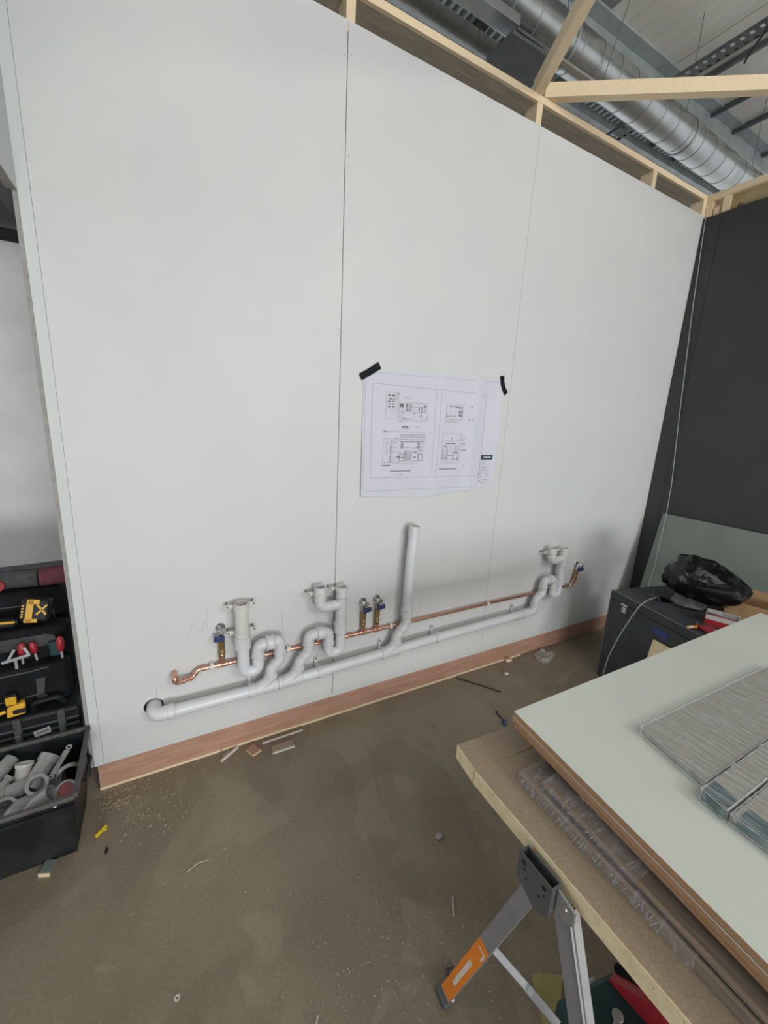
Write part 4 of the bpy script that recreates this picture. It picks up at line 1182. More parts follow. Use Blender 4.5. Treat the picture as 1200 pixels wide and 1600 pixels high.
def rect(mb, x0, x1, z0, z1, w=0.0018):
    mb.ribbon([(x0, z0), (x1, z0), (x1, z1), (x0, z1), (x0, z0)], w, D)
def fill(mb, x0, x1, z0, z1):
    mb.ribbon([(x0, (z0 + z1) / 2), (x1, (z0 + z1) / 2)], z1 - z0, D)
rr = random.Random(11)
def words(mb, x0, x1, z, h, gap=0.006):
    """illegible small print: uneven short dashes"""
    x = x0
    while x < x1:
        w = rr.uniform(0.008, 0.026)
        fill(mb, x, min(x + w, x1), z - h / 2, z + h / 2)
        x += w + gap
# sheet borders
thin.ribbon([(0.955, 1.395), (0.948, 1.875), (1.575, 1.872), (1.70, 1.862), (1.70, 1.39), (0.955, 1.395)], 0.0022, D)
thin.ribbon([(0.912, 1.338), (0.908, 1.925), (1.80, 1.945)], 0.0016, D)
thin.ribbon([(0.912, 1.325), (1.66, 1.325)], 0.0018, D)
thin.ribbon([(1.345, 1.40), (1.34, 1.868)], 0.0016, D)
thin.ribbon([(1.375, 1.40), (1.372, 1.865)], 0.0016, D)
# upper left plan: note box, then a run of kitchen units seen from above
rect(thin, 1.030, 1.092, 1.705, 1.838, 0.0022)
thin.ribbon([(1.030, 1.752), (1.092, 1.752)], 0.002, D)
thin.ribbon([(1.058, 1.712), (1.085, 1.745)], 0.0016, D)
for i, z in enumerate((1.822, 1.806, 1.793, 1.780, 1.767)):
    words(ink, 1.040 + 0.004 * (i % 2), 1.082, z, 0.006 if i else 0.009)
rect(thin, 1.096, 1.106, 1.80, 1.838); words(ink, 1.097, 1.106, 1.833, 0.005)
rect(thin, 1.104, 1.290, 1.712, 1.792, 0.002)
fill(ink, 1.112, 1.136, 1.768, 1.786)
for x in (1.108, 1.120, 1.132):
    thin.ribbon([(x, 1.715), (x, 1.79)], 0.002, D)
thin.ribbon([(1.104, 1.742), (1.150, 1.742)], 0.002, D)
for x in (1.152, 1.158, 1.174, 1.182):
    ink.ribbon([(x, 1.745), (x + rr.uniform(-.004, .006), 1.787)], 0.003, D)
rect(ink, 1.150, 1.170, 1.752, 1.784, 0.003)
for z in (1.752, 1.762, 1.772):
    thin.ribbon([(1.196, z), (1.232, z)], 0.0018, D)
rect(thin, 1.192, 1.236, 1.745, 1.776); rect(ink, 1.238, 1.252, 1.742, 1.772, 0.003); rect(ink, 1.258, 1.274, 1.745, 1.775, 0.003)
fill(ink, 1.270, 1.282, 1.776, 1.784)
for k in range(6):
    words(thin, 1.195 + k * 0.016, 1.205 + k * 0.016, 1.790 + 0.004 * (k % 2), 0.006)
words(ink, 1.197, 1.215, 1.735, 0.004); words(ink, 1.245, 1.262, 1.728, 0.008)
thin.ribbon([(1.100, 1.704), (1.285, 1.700)], 0.003, D)
words(thin, 1.10, 1.14, 1.694, 0.005); words(thin, 1.22, 1.262, 1.700, 0.005)
rect(thin, 1.262, 1.288, 1.700, 1.722)
# middle captions
words(ink, 1.130, 1.172, 1.667, 0.007, 0.002); words(thin, 1.135, 1.19, 1.656, 0.004); words(thin, 1.215, 1.242, 1.668, 0.003)
thin.ribbon([(1.02, 1.641), (1.285, 1.640)], 0.002, D)
words(ink, 1.022, 1.045, 1.638, 0.005, 0.002)
# lower left elevation
rect(thin, 1.025, 1.075, 1.478, 1.602, 0.002)
for z in (1.520, 1.560):
    thin.ribbon([(1.025, z), (1.075, z)], 0.002, D)
for zc in (1.580, 1.540):
    thin.ribbon([(1.036, zc), (1.046, zc + 0.012), (1.056, zc), (1.046, zc - 0.012), (1.036, zc)], 0.0024, D)
for k in range(10):
    fill(ink, 1.066, 1.073, 1.482 + k * 0.0118, 1.487 + k * 0.0118)
rect(thin, 1.082, 1.128, 1.478, 1.606, 0.002); rect(thin, 1.092, 1.112, 1.580, 1.604, 0.003)
for z in (1.50, 1.532, 1.555):
    thin.ribbon([(1.084, z), (1.120, z + 0.004)], 0.003, D)
thin.ribbon([(1.084, 1.478), (1.112, 1.515), (1.118, 1.482)], 0.0024, D)
fill(ink, 1.110, 1.124, 1.502, 1.510); fill(ink, 1.124, 1.152, 1.500, 1.505)
for z in (1.625, 1.613, 1.600, 1.588):
    ink.ribbon([(1.125, z), (1.285, z + 0.001)], 0.0022, D)
for x in (1.125, 1.160, 1.20, 1.245, 1.265, 1.285):
    thin.ribbon([(x, 1.588), (x, 1.625)], 0.0018, D)
for x0 in (1.130, 1.240):
    for k in range(6):
        fill(ink, x0, x0 + 0.014, 1.548 + k * 0.0075, 1.552 + k * 0.0075)
thin.ribbon([(1.146, 1.585), (1.146, 1.556), (1.168, 1.546), (1.172, 1.568)], 0.0024, D)
thin.ribbon([(1.236, 1.585), (1.236, 1.556), (1.216, 1.546)], 0.0024, D)
rect(thin, 1.146, 1.236, 1.556, 1.586, 0.0016)
rect(ink, 1.126, 1.152, 1.484, 1.530, 0.0024); ink.ribbon([(1.126, 1.520), (1.152, 1.520)], 0.003, D)
for x in (1.158, 1.164, 1.172, 1.180, 1.188, 1.196):
    ink.ribbon([(x, 1.484), (x, 1.542)], 0.0026, D)
rect(thin, 1.206, 1.246, 1.482, 1.538, 0.003); words(ink, 1.214, 1.238, 1.532, 0.004, 0.002); fill(ink, 1.218, 1.234, 1.502, 1.507)
rect(ink, 1.250, 1.276, 1.486, 1.522, 0.0024); rect(thin, 1.250, 1.276, 1.545, 1.578, 0.002)
for z in (1.540, 1.560):
    ink.ribbon([(1.252, z), (1.274, z)], 0.004, D)
ink.ribbon([(1.022, 1.459), (1.070, 1.461)], 0.005, D)
thin.ribbon([(1.075, 1.472), (1.20, 1.470)], 0.0026, D); words(thin, 1.21, 1.24, 1.470, 0.004)
rect(thin, 1.020, 1.075, 1.464, 1.476, 0.0016)
words(ink, 1.075, 1.205, 1.430, 0.0048, 0.002)
for x, z in ((1.118, 1.408), (1.145, 1.409), (1.146, 1.818), (1.170, 1.816), (1.142, 1.712), (1.582, 1.798), (1.600, 1.796), (1.585, 1.722), (1.604, 1.720), (1.575, 1.548), (1.572, 1.455)):
    ink.ribbon([(x - 0.003, z), (x + 0.003, z)], 0.006, D)
# upper right plan
rect(thin, 1.414, 1.535, 1.718, 1.800, 0.0016)
for x in (1.416, 1.448, 1.484, 1.530):
    thin.ribbon([(x, 1.722), (x, 1.79)], 0.0016, D)
words(ink, 1.432, 1.470, 1.790, 0.004); words(ink, 1.478, 1.53, 1.787, 0.006, 0.004)
words(ink, 1.502, 1.532, 1.778, 0.004)
rect(ink, 1.508, 1.528, 1.740, 1.764, 0.006)
words(thin, 1.416, 1.445, 1.735, 0.007, 0.001); words(thin, 1.455, 1.488, 1.735, 0.007, 0.001); words(thin, 1.500, 1.534, 1.736, 0.004)
words(thin, 1.414, 1.50, 1.706, 0.005, 0.003); words(thin, 1.43, 1.535, 1.716, 0.003)
# lower right elevation
rect(thin, 1.402, 1.536, 1.478, 1.640, 0.0022)
thin.ribbon([(1.412, 1.598), (1.530, 1.598)], 0.003, D); ink.ribbon([(1.468, 1.598), (1.468, 1.620)], 0.003, D)
words(ink, 1.424, 1.505, 1.583, 0.0055, 0.002)
ink.ribbon([(1.414, 1.562), (1.426, 1.570), (1.442, 1.556)], 0.004, D)
rect(ink, 1.410, 1.444, 1.494, 1.552, 0.0028)
for z in (1.505, 1.517, 1.529, 1.541):
    ink.ribbon([(1.410, z), (1.444, z)], 0.003, D)
rect(thin, 1.448, 1.486, 1.490, 1.540, 0.0022); rect(thin, 1.464, 1.482, 1.550, 1.580, 0.0022); words(ink, 1.452, 1.484, 1.515, 0.004)
rect(ink, 1.490, 1.524, 1.494, 1.535, 0.0026); rect(ink, 1.500, 1.524, 1.548, 1.566, 0.003); words(ink, 1.496, 1.522, 1.530, 0.005, 0.002)
fill(ink, 1.486, 1.492, 1.490, 1.497); fill(ink, 1.519, 1.526, 1.490, 1.497)
for z, h in ((1.612, 0.004), (1.602, 0.004), (1.583, 0.009), (1.566, 0.004), (1.545, 0.011)):
    words(thin, 1.545, 1.572 if h > 0.008 else 1.566, z, h, 0.001)
thin.ribbon([(1.402, 1.470), (1.515, 1.468)], 0.0022, D)
words(ink, 1.395, 1.522, 1.437, 0.0048, 0.002)
# title block on the right-hand fold
thin.ribbon([(1.690, 1.325), (1.705, 1.47), (1.714, 1.57)], 0.0016, D)
for z, a, b in ((1.478, 1.720, 1.745), (1.470, 1.716, 1.735), (1.448, 1.716, 1.748), (1.436, 1.712, 1.752), (1.424, 1.712, 1.765), (1.415, 1.705, 1.722), (1.400, 1.700, 1.728),
                (1.401, 1.748, 1.775), (1.392, 1.755, 1.772), (1.380, 1.700, 1.724), (1.362, 1.700, 1.718), (1.366, 1.735, 1.77), (1.346, 1.712, 1.752)):
    words(thin, a, b, z, 0.0055, 0.003)
for z in (1.458, 1.442, 1.430, 1.410, 1.385, 1.355):
    thin.ribbon([(1.708, z), (1.785, z)], 0.0012, D)
t.part('thin_lines', thin, 'ink_soft', smooth=0)['kind'] = 'stuff'
t.part('dark_lines', ink, 'ink', smooth=0)['kind'] = 'stuff'
nb = MB(); nb.ribbon([(1.706, 1.504), (1.790, 1.504)], 0.030, D)
tb = t.part('title_bar', nb, 'navy', smooth=0)
D2 = lambda x, z: pdepth_xz(x, z) - 0.0004
lt = MB()
for x0, x1 in ((1.724, 1.732), (1.735, 1.745), (1.7465, 1.753), (1.7545, 1.762), (1.7635, 1.769), (1.7705, 1.777)):
    lt.ribbon([(x0, 1.5045), (x1, 1.5045)], 0.0085, D2)
t.part('pale_lettering', lt, 'ink_pale', parent=tb, smooth=0)['kind'] = 'stuff'

def tape_strip(label, pts, w):
    mb = MB()
    n = len(pts)
    L, Rr = [], []
    for i, (x, z) in enumerate(pts):
        a, b = pts[max(0, i - 1)], pts[min(n - 1, i + 1)]
        dx, dz = b[0] - a[0], b[1] - a[1]
        l = math.hypot(dx, dz)
        L.append((x - dz / l * w / 2, z + dx / l * w / 2)); Rr.append((x + dz / l * w / 2, z - dx / l * w / 2))
    vs, fs = [], []
    for (lx, lz), (rx, rz) in zip(L, Rr):
        yl, yr = -0.0065, -0.0065
        vs += [(lx, yl, lz), (rx, yr, rz), (lx, yl + 0.0012, lz), (rx, yr + 0.0012, rz)]
    for i in range(n - 1):
        a, b = i * 4, i * 4 + 4
        fs += [(a, b, b + 1, a + 1), (a + 2, a + 3, b + 3, b + 2), (a, a + 2, b + 2, b), (a + 1, b + 1, b + 3, a + 3)]
    fs += [(0, 1, 3, 2), (n * 4 - 4, n * 4 - 2, n * 4 - 1, n * 4 - 3)]
    mb.add(vs, fs)
    x0, z0 = pts[0]
    return single('tape_strip', label, 'tape', (x0, -0.005, z0), mb, 'tape', group='black tape strips holding the drawing', smooth=0)
tape_strip('straight black tape strip on the upper left corner of the drawing', [(0.879, 1.897), (0.93, 1.928), (0.983, 1.962)], 0.034)
tape_strip('bent black tape strip on the upper right corner of the drawing', [(1.803, 1.985), (1.812, 1.945), (1.828, 1.912), (1.852, 1.885)], 0.030)

# ================================================================ crate of fittings, left foreground
t = Thing('plastic_crate', 'scuffed black open crate full of grey pipe fittings', 'crate', (-0.68, -0.19, 0.0))
TOP = [(-1.05, -0.380), (-0.352, -0.376), (-0.358, -0.010), (-1.05, -0.010)]
BOT = [(-1.02, -0.279), (-0.392, -0.277), (-0.392, -0.040), (-1.02, -0.040)]
def crate_xy(i, k):
    (bx, by), (tx, ty) = BOT[i], TOP[i]
    return Vector((bx + (tx - bx) * k, by + (ty - by) * k, 0.003 + 0.347 * k))
cc = Vector((-0.7, -0.19, 0))
def inset(p, d):
    q = Vector((p.x, p.y, p.z))
    q.x += d if p.x < cc.x else -d
    q.y += d if p.y < cc.y else -d
    return q
vs = [crate_xy(i, 0) for i in range(4)] + [crate_xy(i, 1) for i in range(4)] + [inset(crate_xy(i, 1), 0.006) for i in range(4)] + [inset(crate_xy(i, 0.02), 0.006) for i in range(4)]
fs = [(3, 2, 1, 0), (12, 13, 14, 15)]
for i in range(4):
    j = (i + 1) % 4
    fs += [(i, j, 4 + j, 4 + i), (4 + i, 4 + j, 8 + j, 8 + i), (8 + i, 8 + j, 12 + j, 12 + i)]
t.part('body', MB().add(vs, fs), 'black_worn', smooth=0)
rim = MB()
for i in range(4):
    a, b = crate_xy(i, 1), crate_xy((i + 1) % 4, 1)
    rim.bar(a + Vector((0, 0, -0.006)), b + Vector((0, 0, -0.006)), 0.018, 0.016)
t.part('rim', rim, 'rim_worn', bevel=0.004)
for z in (0.30,):
    a, b = crate_xy(0, 0.86), crate_xy(1, 0.86)
    t.part('front_rib', MB().bar(a + Vector((0, -0.004, 0)), b + Vector((0, -0.004, 0)), 0.008, 0.007), 'black_worn')
t.part('side_handle', MB().tube(fillet([(-0.366, -0.27, 0.32), (-0.340, -0.26, 0.30), (-0.338, -0.14, 0.30), (-0.364, -0.12, 0.32)], 0.02, 5), 0.007, 10), 'black_plastic')
t.part('catch', MB().lathe([(0.006, 0), (0.005, 0.003)], (-0.412, -0.366, 0.322), (0, -1, 0.3), 10), 'label')

FG = 'grey fittings in the black crate'
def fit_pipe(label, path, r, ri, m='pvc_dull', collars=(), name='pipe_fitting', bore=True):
    t = Thing(name, label, 'fitting', path[0], FG)
    pth = fillet(path, 0.035, 7)
    t.part('body', MB().tube(pth, r, 20, inner=ri), m)
    for p, d, l, rr_ in collars:
        t.part('collar', MB().ring(p, d, l, rr_, r - 0.001, 20), m)
    return t
U = Vector
for k, (y, z) in enumerate(((-0.215, 0.060), (-0.115, 0.060), (-0.270, 0.160), (-0.173, 0.158), (-0.080, 0.158))):
    pos = ('deepest wide grey pipe offcut by the crate front', 'deepest wide grey pipe offcut by the crate back', 'wide grey offcut under the fittings along the crate front',
           'wide grey offcut under the fittings in the crate middle', 'wide grey offcut under the fittings along the crate back')[k]
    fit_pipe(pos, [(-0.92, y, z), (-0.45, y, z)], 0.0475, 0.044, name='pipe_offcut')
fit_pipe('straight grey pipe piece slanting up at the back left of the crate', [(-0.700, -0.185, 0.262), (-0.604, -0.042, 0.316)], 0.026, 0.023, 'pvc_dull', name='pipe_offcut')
fit_pipe('cream coupling standing at the back of the crate', [(-0.566, -0.115, 0.250), (-0.556, -0.088, 0.312)], 0.026, 0.023, 'pvc_cream', collars=[((-0.556, -0.089, 0.310), (0.01, 0.027, 0.062), 0.010, 0.030), ((-0.562, -0.104, 0.275), (0.01, 0.027, 0.062), 0.006, 0.029)])
fit_pipe('large grey socket leaning at the back right of the crate', [(-0.530, -0.165, 0.255), (-0.478, -0.085, 0.312)], 0.031, 0.0275, collars=[((-0.482, -0.091, 0.308), (0.052, 0.080, 0.057), 0.026, 0.036), ((-0.512, -0.137, 0.275), (0.052, 0.080, 0.057), 0.006, 0.034)])
fit_pipe('ribbed grey bend whose round mouth faces out, mid crate', [(-0.70, -0.160, 0.255), (-0.520, -0.162, 0.268), (-0.496, -0.208, 0.300)], 0.0285, 0.0240,
         collars=[((-0.60, -0.161, 0.262), (1, 0, 0.1), 0.006, 0.0315), ((-0.625, -0.161, 0.260), (1, 0, 0.1), 0.006, 0.0315), ((-0.65, -0.160, 0.259), (1, 0, 0.1), 0.006, 0.0315), ((-0.498, -0.205, 0.298), (0.024, -0.046, 0.032), 0.016, 0.0355)])
fit_pipe('plain grey bend with rounded back at the crate front', [(-0.570, -0.285, 0.240), (-0.540, -0.258, 0.268), (-0.505, -0.232, 0.248)], 0.030, 0.0265,
         collars=[((-0.537, -0.256, 0.264), (0.065, 0.05, 0.01), 0.007, 0.033)])
fit_pipe('grey socket with a wide open mouth, front left of the crate', [(-0.592, -0.215, 0.245), (-0.578, -0.258, 0.282)], 0.029, 0.0255, collars=[((-0.5785, -0.2565, 0.281), (0.014, -0.043, 0.037), 0.014, 0.0345)])
fit_pipe('short grey elbow with a hollow mouth turned right, crate front', [(-0.515, -0.296, 0.250), (-0.488, -0.268, 0.272), (-0.446, -0.272, 0.294)], 0.027, 0.0235, collars=[((-0.450, -0.2715, 0.292), (0.042, -0.004, 0.022), 0.022, 0.0315), ((-0.498, -0.279, 0.264), (0.037, 0.03, 0.02), 0.006, 0.030)])
tt = fit_pipe('grey coupling with a red washer inside, right end of the crate', [(-0.406, -0.212, 0.238), (-0.403, -0.252, 0.275)], 0.029, 0.0255, collars=[((-0.4032, -0.2495, 0.2725), (0.003, -0.04, 0.037), 0.014, 0.034)])
tt.part('washer', MB().lathe([(0.025, 0), (0.025, 0.003)], (-0.4036, -0.244, 0.2675), (0.003, -0.04, 0.037), 18), 'red')
t = Thing('fixing_clip', 'flat grey clip with two screw ears at the back right of the crate', 'clip', (-0.43, -0.13, 0.29), FG)
t.part('plate', MB().bar((-0.458, -0.160, 0.286), (-0.422, -0.085, 0.318), 0.022, 0.004), 'pvc_dull', bevel=0.001)
t.part('ear', MB().ring((-0.463, -0.170, 0.283), (0.1, -0.3, 1), 0.004, 0.011, 0.005, 14), 'pvc_dull')
t.part('ear', MB().ring((-0.417, -0.075, 0.322), (0.1, -0.3, 1), 0.004, 0.011, 0.005, 14), 'pvc_dull')
t = Thing('pipe_clip', 'grey half round clip hooked over the crate fittings by the right rim', 'clip', (-0.41, -0.17, 0.27), FG)
arc = [Vector((-0.410 + 0.036 * math.cos(a), -0.165 + 0.012 * math.cos(a), 0.272 + 0.036 * math.sin(a))) for a in [math.pi * k / 12 for k in range(13)]]
cb = MB()
for p, q in zip(arc, arc[1:]):
    cb.bar(p, q, 0.016, 0.004, up=(0, -0.3, 1) if abs((q - p).normalized().z) < 0.8 else (1, 0, 0.1))
t.part('strap', cb, 'pvc_dull')
fit_pipe('tiny grey reducer between the pipes at the back left of the crate', [(-0.618, -0.150, 0.282), (-0.592, -0.122, 0.298)], 0.014, 0.011, collars=[((-0.596, -0.126, 0.296), (0.026, 0.028, 0.016), 0.012, 0.018)])

# ================================================================ tools in the doorway
t = Thing('tool_box', 'black latched tool case on the floor behind the crate', 'case', (-0.70, 0.22, 0.0))
t.part('body', MB().box(-1.02, -0.395, 0.085, 0.36, 0.003, 0.300), 'black_plastic', bevel=0.012)
t.part('lid', MB().box(-1.02, -0.393, 0.078, 0.36, 0.304, 0.405), 'black_plastic', bevel=0.014)
t.part('lid_rib', MB().box(-0.99, -0.40, 0.068, 0.078, 0.318, 0.332), 'case', bevel=0.003)
t.part('lid_rib', MB().box(-0.99, -0.40, 0.070, 0.078, 0.352, 0.362), 'case', bevel=0.003)
for x in (-0.605, -0.458):
    l = t.part('latch', MB().box(x - 0.013, x + 0.013, 0.056, 0.0775, 0.275, 0.412), 'nylon_grey', bevel=0.005)
    t.part('latch_tab', MB().box(x - 0.010, x + 0.010, 0.050, 0.0555, 0.300, 0.345), 'case_edge', parent=l, bevel=0.002)
lab = t.part('label', MB().hexa([(-0.556, 0.0665, 0.306), (-0.500, 0.0665, 0.314), (-0.500, 0.0678, 0.314), (-0.556, 0.0678, 0.306),
                                 (-0.560, 0.0665, 0.334), (-0.503, 0.0665, 0.344), (-0.503, 0.0678, 0.344), (-0.560, 0.0678, 0.334)]), 'label', smooth=0)
pb = MB()
for i in range(9):
    x = -0.547 + i * 0.0045
    pb.box(x, x + 0.0025, 0.0658, 0.0664, 0.318 + i * 0.0007, 0.330 + i * 0.0007)
t.part('print', pb, 'ink', parent=lab, smooth=0)['kind'] = 'stuff'
t.part('handle', MB().tube(fillet([(-0.56, 0.125, 0.405), (-0.555, 0.108, 0.445), (-0.47, 0.108, 0.452), (-0.455, 0.125, 0.405)], 0.02, 5), 0.011, 10), 'black_plastic')

t = Thing('cordless_tool', 'bright yellow and black cordless tool lying on the black tool case', 'tool', (-0.62, 0.12, 0.405))
t.part('body', MB().hexa([(-0.640, 0.085, 0.412), (-0.580, 0.095, 0.412), (-0.585, 0.135, 0.412), (-0.645, 0.130, 0.412),
                          (-0.636, 0.090, 0.455), (-0.577, 0.098, 0.466), (-0.585, 0.130, 0.466), (-0.640, 0.126, 0.455)]), 'yellow', bevel=0.006)
t.part('battery', MB().hexa([(-0.640, 0.105, 0.440), (-0.595, 0.110, 0.445), (-0.600, 0.138, 0.445), (-0.642, 0.135, 0.440),
                             (-0.645, 0.108, 0.500), (-0.605, 0.113, 0.505), (-0.612, 0.138, 0.505), (-0.650, 0.136, 0.500)]), 'black_plastic', bevel=0.005)
t.part('battery_stripe', MB().box(-0.640, -0.606, 0.1020, 0.1075, 0.462, 0.497), 'yellow', bevel=0.001)
t.part('claw', MB().tube(fillet([(-0.640, 0.090, 0.445), (-0.672, 0.082, 0.442), (-0.674, 0.078, 0.412)], 0.01, 4), 0.007, 8), 'yellow')
t.part('grip', MB().box(-0.618, -0.574, 0.084, 0.094, 0.426, 0.443), 'black_plastic', bevel=0.003)

def round_box(x0, x1, y0, y1, z0, z1, r, n=6):
    pts = []
    for cx, cy, a0 in ((x1 - r, y1 - r, 0), (x0 + r, y1 - r, 90), (x0 + r, y0 + r, 180), (x1 - r, y0 + r, 270)):
        for k in range(n + 1):
            a = math.radians(a0 + 90 * k / n)
            pts.append((cx + r * math.cos(a), cy + r * math.sin(a)))
    m = len(pts)
    vs = [(x, y, z0) for x, y in pts] + [(x, y, z1) for x, y in pts]
    fs = [tuple(range(m))[::-1], tuple(range(m, 2 * m))] + [(i, (i + 1) % m, m + (i + 1) % m, m + i) for i in range(m)]
    return MB().add(vs, fs)
t = Thing('tool_bag', 'open black nylon tool bag with grey pockets on the black tool case', 'bag', (-0.72, 0.24, 0.406))
t.part('front_pocket', round_box(-1.0, -0.428, 0.150, 0.225, 0.408, 0.590, 0.035), 'nylon', bevel=0.01)
t.part('main_body', round_box(-1.0, -0.428, 0.228, 0.330, 0.408, 0.730, 0.045), 'nylon', bevel=0.02, seg=4)
t.part('grey_panel', MB().box(-0.96, -0.505, 0.2235, 0.2275, 0.645, 0.700), 'grey_cloth', bevel=0.001)
t.part('grey_panel', MB().hexa([(-0.500, 0.2225, 0.60), (-0.462, 0.2225, 0.595), (-0.462, 0.2270, 0.595), (-0.500, 0.2270, 0.60),
                                (-0.515, 0.2225, 0.705), (-0.478, 0.2225, 0.690), (-0.478, 0.2270, 0.690), (-0.515, 0.2270, 0.705)]), 'nylon_grey', smooth=0)
t.part('piping', MB().tube(fillet([(-1.0, 0.147, 0.566), (-0.56, 0.147, 0.574), (-0.50, 0.150, 0.580), (-0.432, 0.190, 0.545)], 0.05, 5), 0.004, 8), 'nylon_grey')
t.part('piping', MB().tube([(-1.0, 0.146, 0.450), (-0.60, 0.146, 0.455), (-0.530, 0.146, 0.462)], 0.0035, 8), 'nylon_grey')
s = t.part('strap', MB().hexa([(-0.548, 0.1445, 0.455), (-0.522, 0.1445, 0.460), (-0.522, 0.1485, 0.460), (-0.548, 0.1485, 0.455),
                               (-0.543, 0.1445, 0.535), (-0.512, 0.1445, 0.537), (-0.512, 0.1485, 0.537), (-0.543, 0.1485, 0.535)]), 'nylon_grey', smooth=0)
t.part('buckle', MB().box(-0.548, -0.512, 0.138, 0.1440, 0.442, 0.456), 'nylon_grey', parent=s, bevel=0.002)
t.part('side_pouch', round_box(-0.500, -0.455, 0.196, 0.2215, 0.600, 0.668, 0.010), 'teal_case', bevel=0.004)
TG = 'red handled tools in the tool bag'
def red_tool(label, p, tilt, h):
    t = Thing('hand_tool', label, 'tool', p, TG)
    a = Vector(p); b = a + Vector((tilt, 0.0, h))
    d = (b - a).normalized()
    t.part('handle', MB().lathe([(0.008, 0), (0.013, 0.012), (0.0155, h * 0.45), (0.014, h * 0.8), (0.006, h)], a, d, 14), 'red')
    t.part('shank', MB().tube([a - d * 0.035, a], 0.005, 8), 'silver')
    return t
red_tool('left red tool handle, framed by pale metal jaws, in the tool bag', (-0.588, 0.195, 0.628), 0.004, 0.062)
red_tool('darker red tool handle just right of the pale metal jaws', (-0.548, 0.205, 0.628), -0.006, 0.055)
red_tool('bright red tool handle at the right end of the tool bag', (-0.452, 0.182, 0.628), 0.0, 0.070)
t = Thing('pliers', 'pale grey metal jaws standing in the front of the tool bag', 'tool', (-0.595, 0.17, 0.60), TG)
t.part('cross_piece', MB().bar((-0.650, 0.168, 0.626), (-0.556, 0.168, 0.644), 0.010, 0.012, up=(0, 0, 1)), 'silver', bevel=0.002)
t.part('jaw', MB().bar((-0.632, 0.168, 0.628), (-0.603, 0.170, 0.678), 0.010, 0.010, up=(1, 0, 0)), 'silver', bevel=0.002)
t.part('jaw', MB().bar((-0.556, 0.168, 0.640), (-0.572, 0.170, 0.680), 0.010, 0.010, up=(1, 0, 0)), 'silver', bevel=0.002)
t.part('shank', MB().tube([(-0.605, 0.169, 0.588), (-0.605, 0.169, 0.632)], 0.006, 8), 'silver')
t = Thing('battery_pack', 'black and yellow battery pack on top of the tool bag', 'battery', (-0.55, 0.29, 0.731))
RB = Matrix.Rotation(math.radians(10), 3, 'Y') @ Matrix.Rotation(math.radians(-14), 3, 'X')
bc = Vector((-0.543, 0.300, 0.793))
t.part('casing', MB().rbox(bc, (0.105, 0.075, 0.105), RB), 'black_plastic', bevel=0.016, seg=3)
t.part('yellow_band', MB().rbox(bc + RB @ Vector((-0.018, -0.0392, 0.0)), (0.024, 0.004, 0.098), RB), 'yellow', bevel=0.001)
t.part('yellow_band', MB().rbox(bc + RB @ Vector((-0.006, -0.0392, 0.038)), (0.040, 0.004, 0.020), RB), 'yellow', bevel=0.001)
t.part('yellow_foot', MB().rbox(bc + RB @ Vector((-0.010, -0.0392, -0.044)), (0.046, 0.004, 0.016), RB), 'yellow', bevel=0.001)
xm = MB()
for a in (38, -38):
    xm.rbox(bc + RB @ Vector((0.024, -0.0388, 0.004)), (0.008, 0.0030, 0.056), RB @ Matrix.Rotation(math.radians(a), 3, 'Y'))
t.part('cross_mark', xm, 'yellow', smooth=0)['kind'] = 'stuff'
wm = MB()
for k in range(5):
    wm.rbox(bc + RB @ Vector((-0.042, -0.0380, -0.028 + k * 0.012)), (0.007, 0.0016, 0.007), RB)
t.part('side_lettering', wm, 'yellow', smooth=0)['kind'] = 'stuff'
t = Thing('yellow_tool', 'low yellow and black tool lying left of the battery pack', 'tool', (-0.66, 0.28, 0.731))
t.part('body', MB().tube([(-0.80, 0.275, 0.760), (-0.62, 0.272, 0.757), (-0.602, 0.272, 0.758)], 0.022, 12, radii=[0.024, 0.022, 0.010]), 'black_plastic')
t.part('yellow_trim', MB().tube([(-0.80, 0.256, 0.775), (-0.655, 0.252, 0.770), (-0.612, 0.256, 0.764)], 0.005, 8), 'yellow')
t = Thing('backpack', 'black backpack standing behind the tool bag', 'bag', (-0.72, 0.48, 0.0))
t.part('body', round_box(-1.02, -0.452, 0.372, 0.62, 0.003, 0.850, 0.06), 'nylon', bevel=0.05, seg=5)
t.part('zip', MB().tube(fillet([(-0.95, 0.368, 0.20), (-0.95, 0.368, 0.79), (-0.50, 0.368, 0.79), (-0.50, 0.368, 0.20)], 0.06, 5), 0.004, 8), 'nylon_grey')
t = Thing('rolled_cloth', 'rolled grey and dark red cloth lying on top of the backpack', 'roll', (-0.6, 0.45, 0.85))
rp = [(-1.0, 0.45, 0.892), (-0.78, 0.44, 0.889), (-0.66, 0.45, 0.894), (-0.548, 0.44, 0.893)]
t.part('grey_roll', MB().tube(fillet(rp, 0.1, 4), 0.042, 18), 'grey_cloth')
t.part('red_end', MB().tube([(-0.546, 0.44, 0.893), (-0.470, 0.445, 0.895), (-0.425, 0.445, 0.897)], 0.043, 18, radii=[0.043, 0.044, 0.042]), 'dark_red')
t.part('red_patch', MB().lathe([(0.026, 0), (0.024, 0.006)], (-0.690, 0.402, 0.885), (0, -1, 0.1), 16), 'red')
t.part('top_fold', MB().tube([(-1.0, 0.47, 0.930), (-0.62, 0.47, 0.934), (-0.43, 0.47, 0.940)], 0.018, 12), 'grey_cloth')

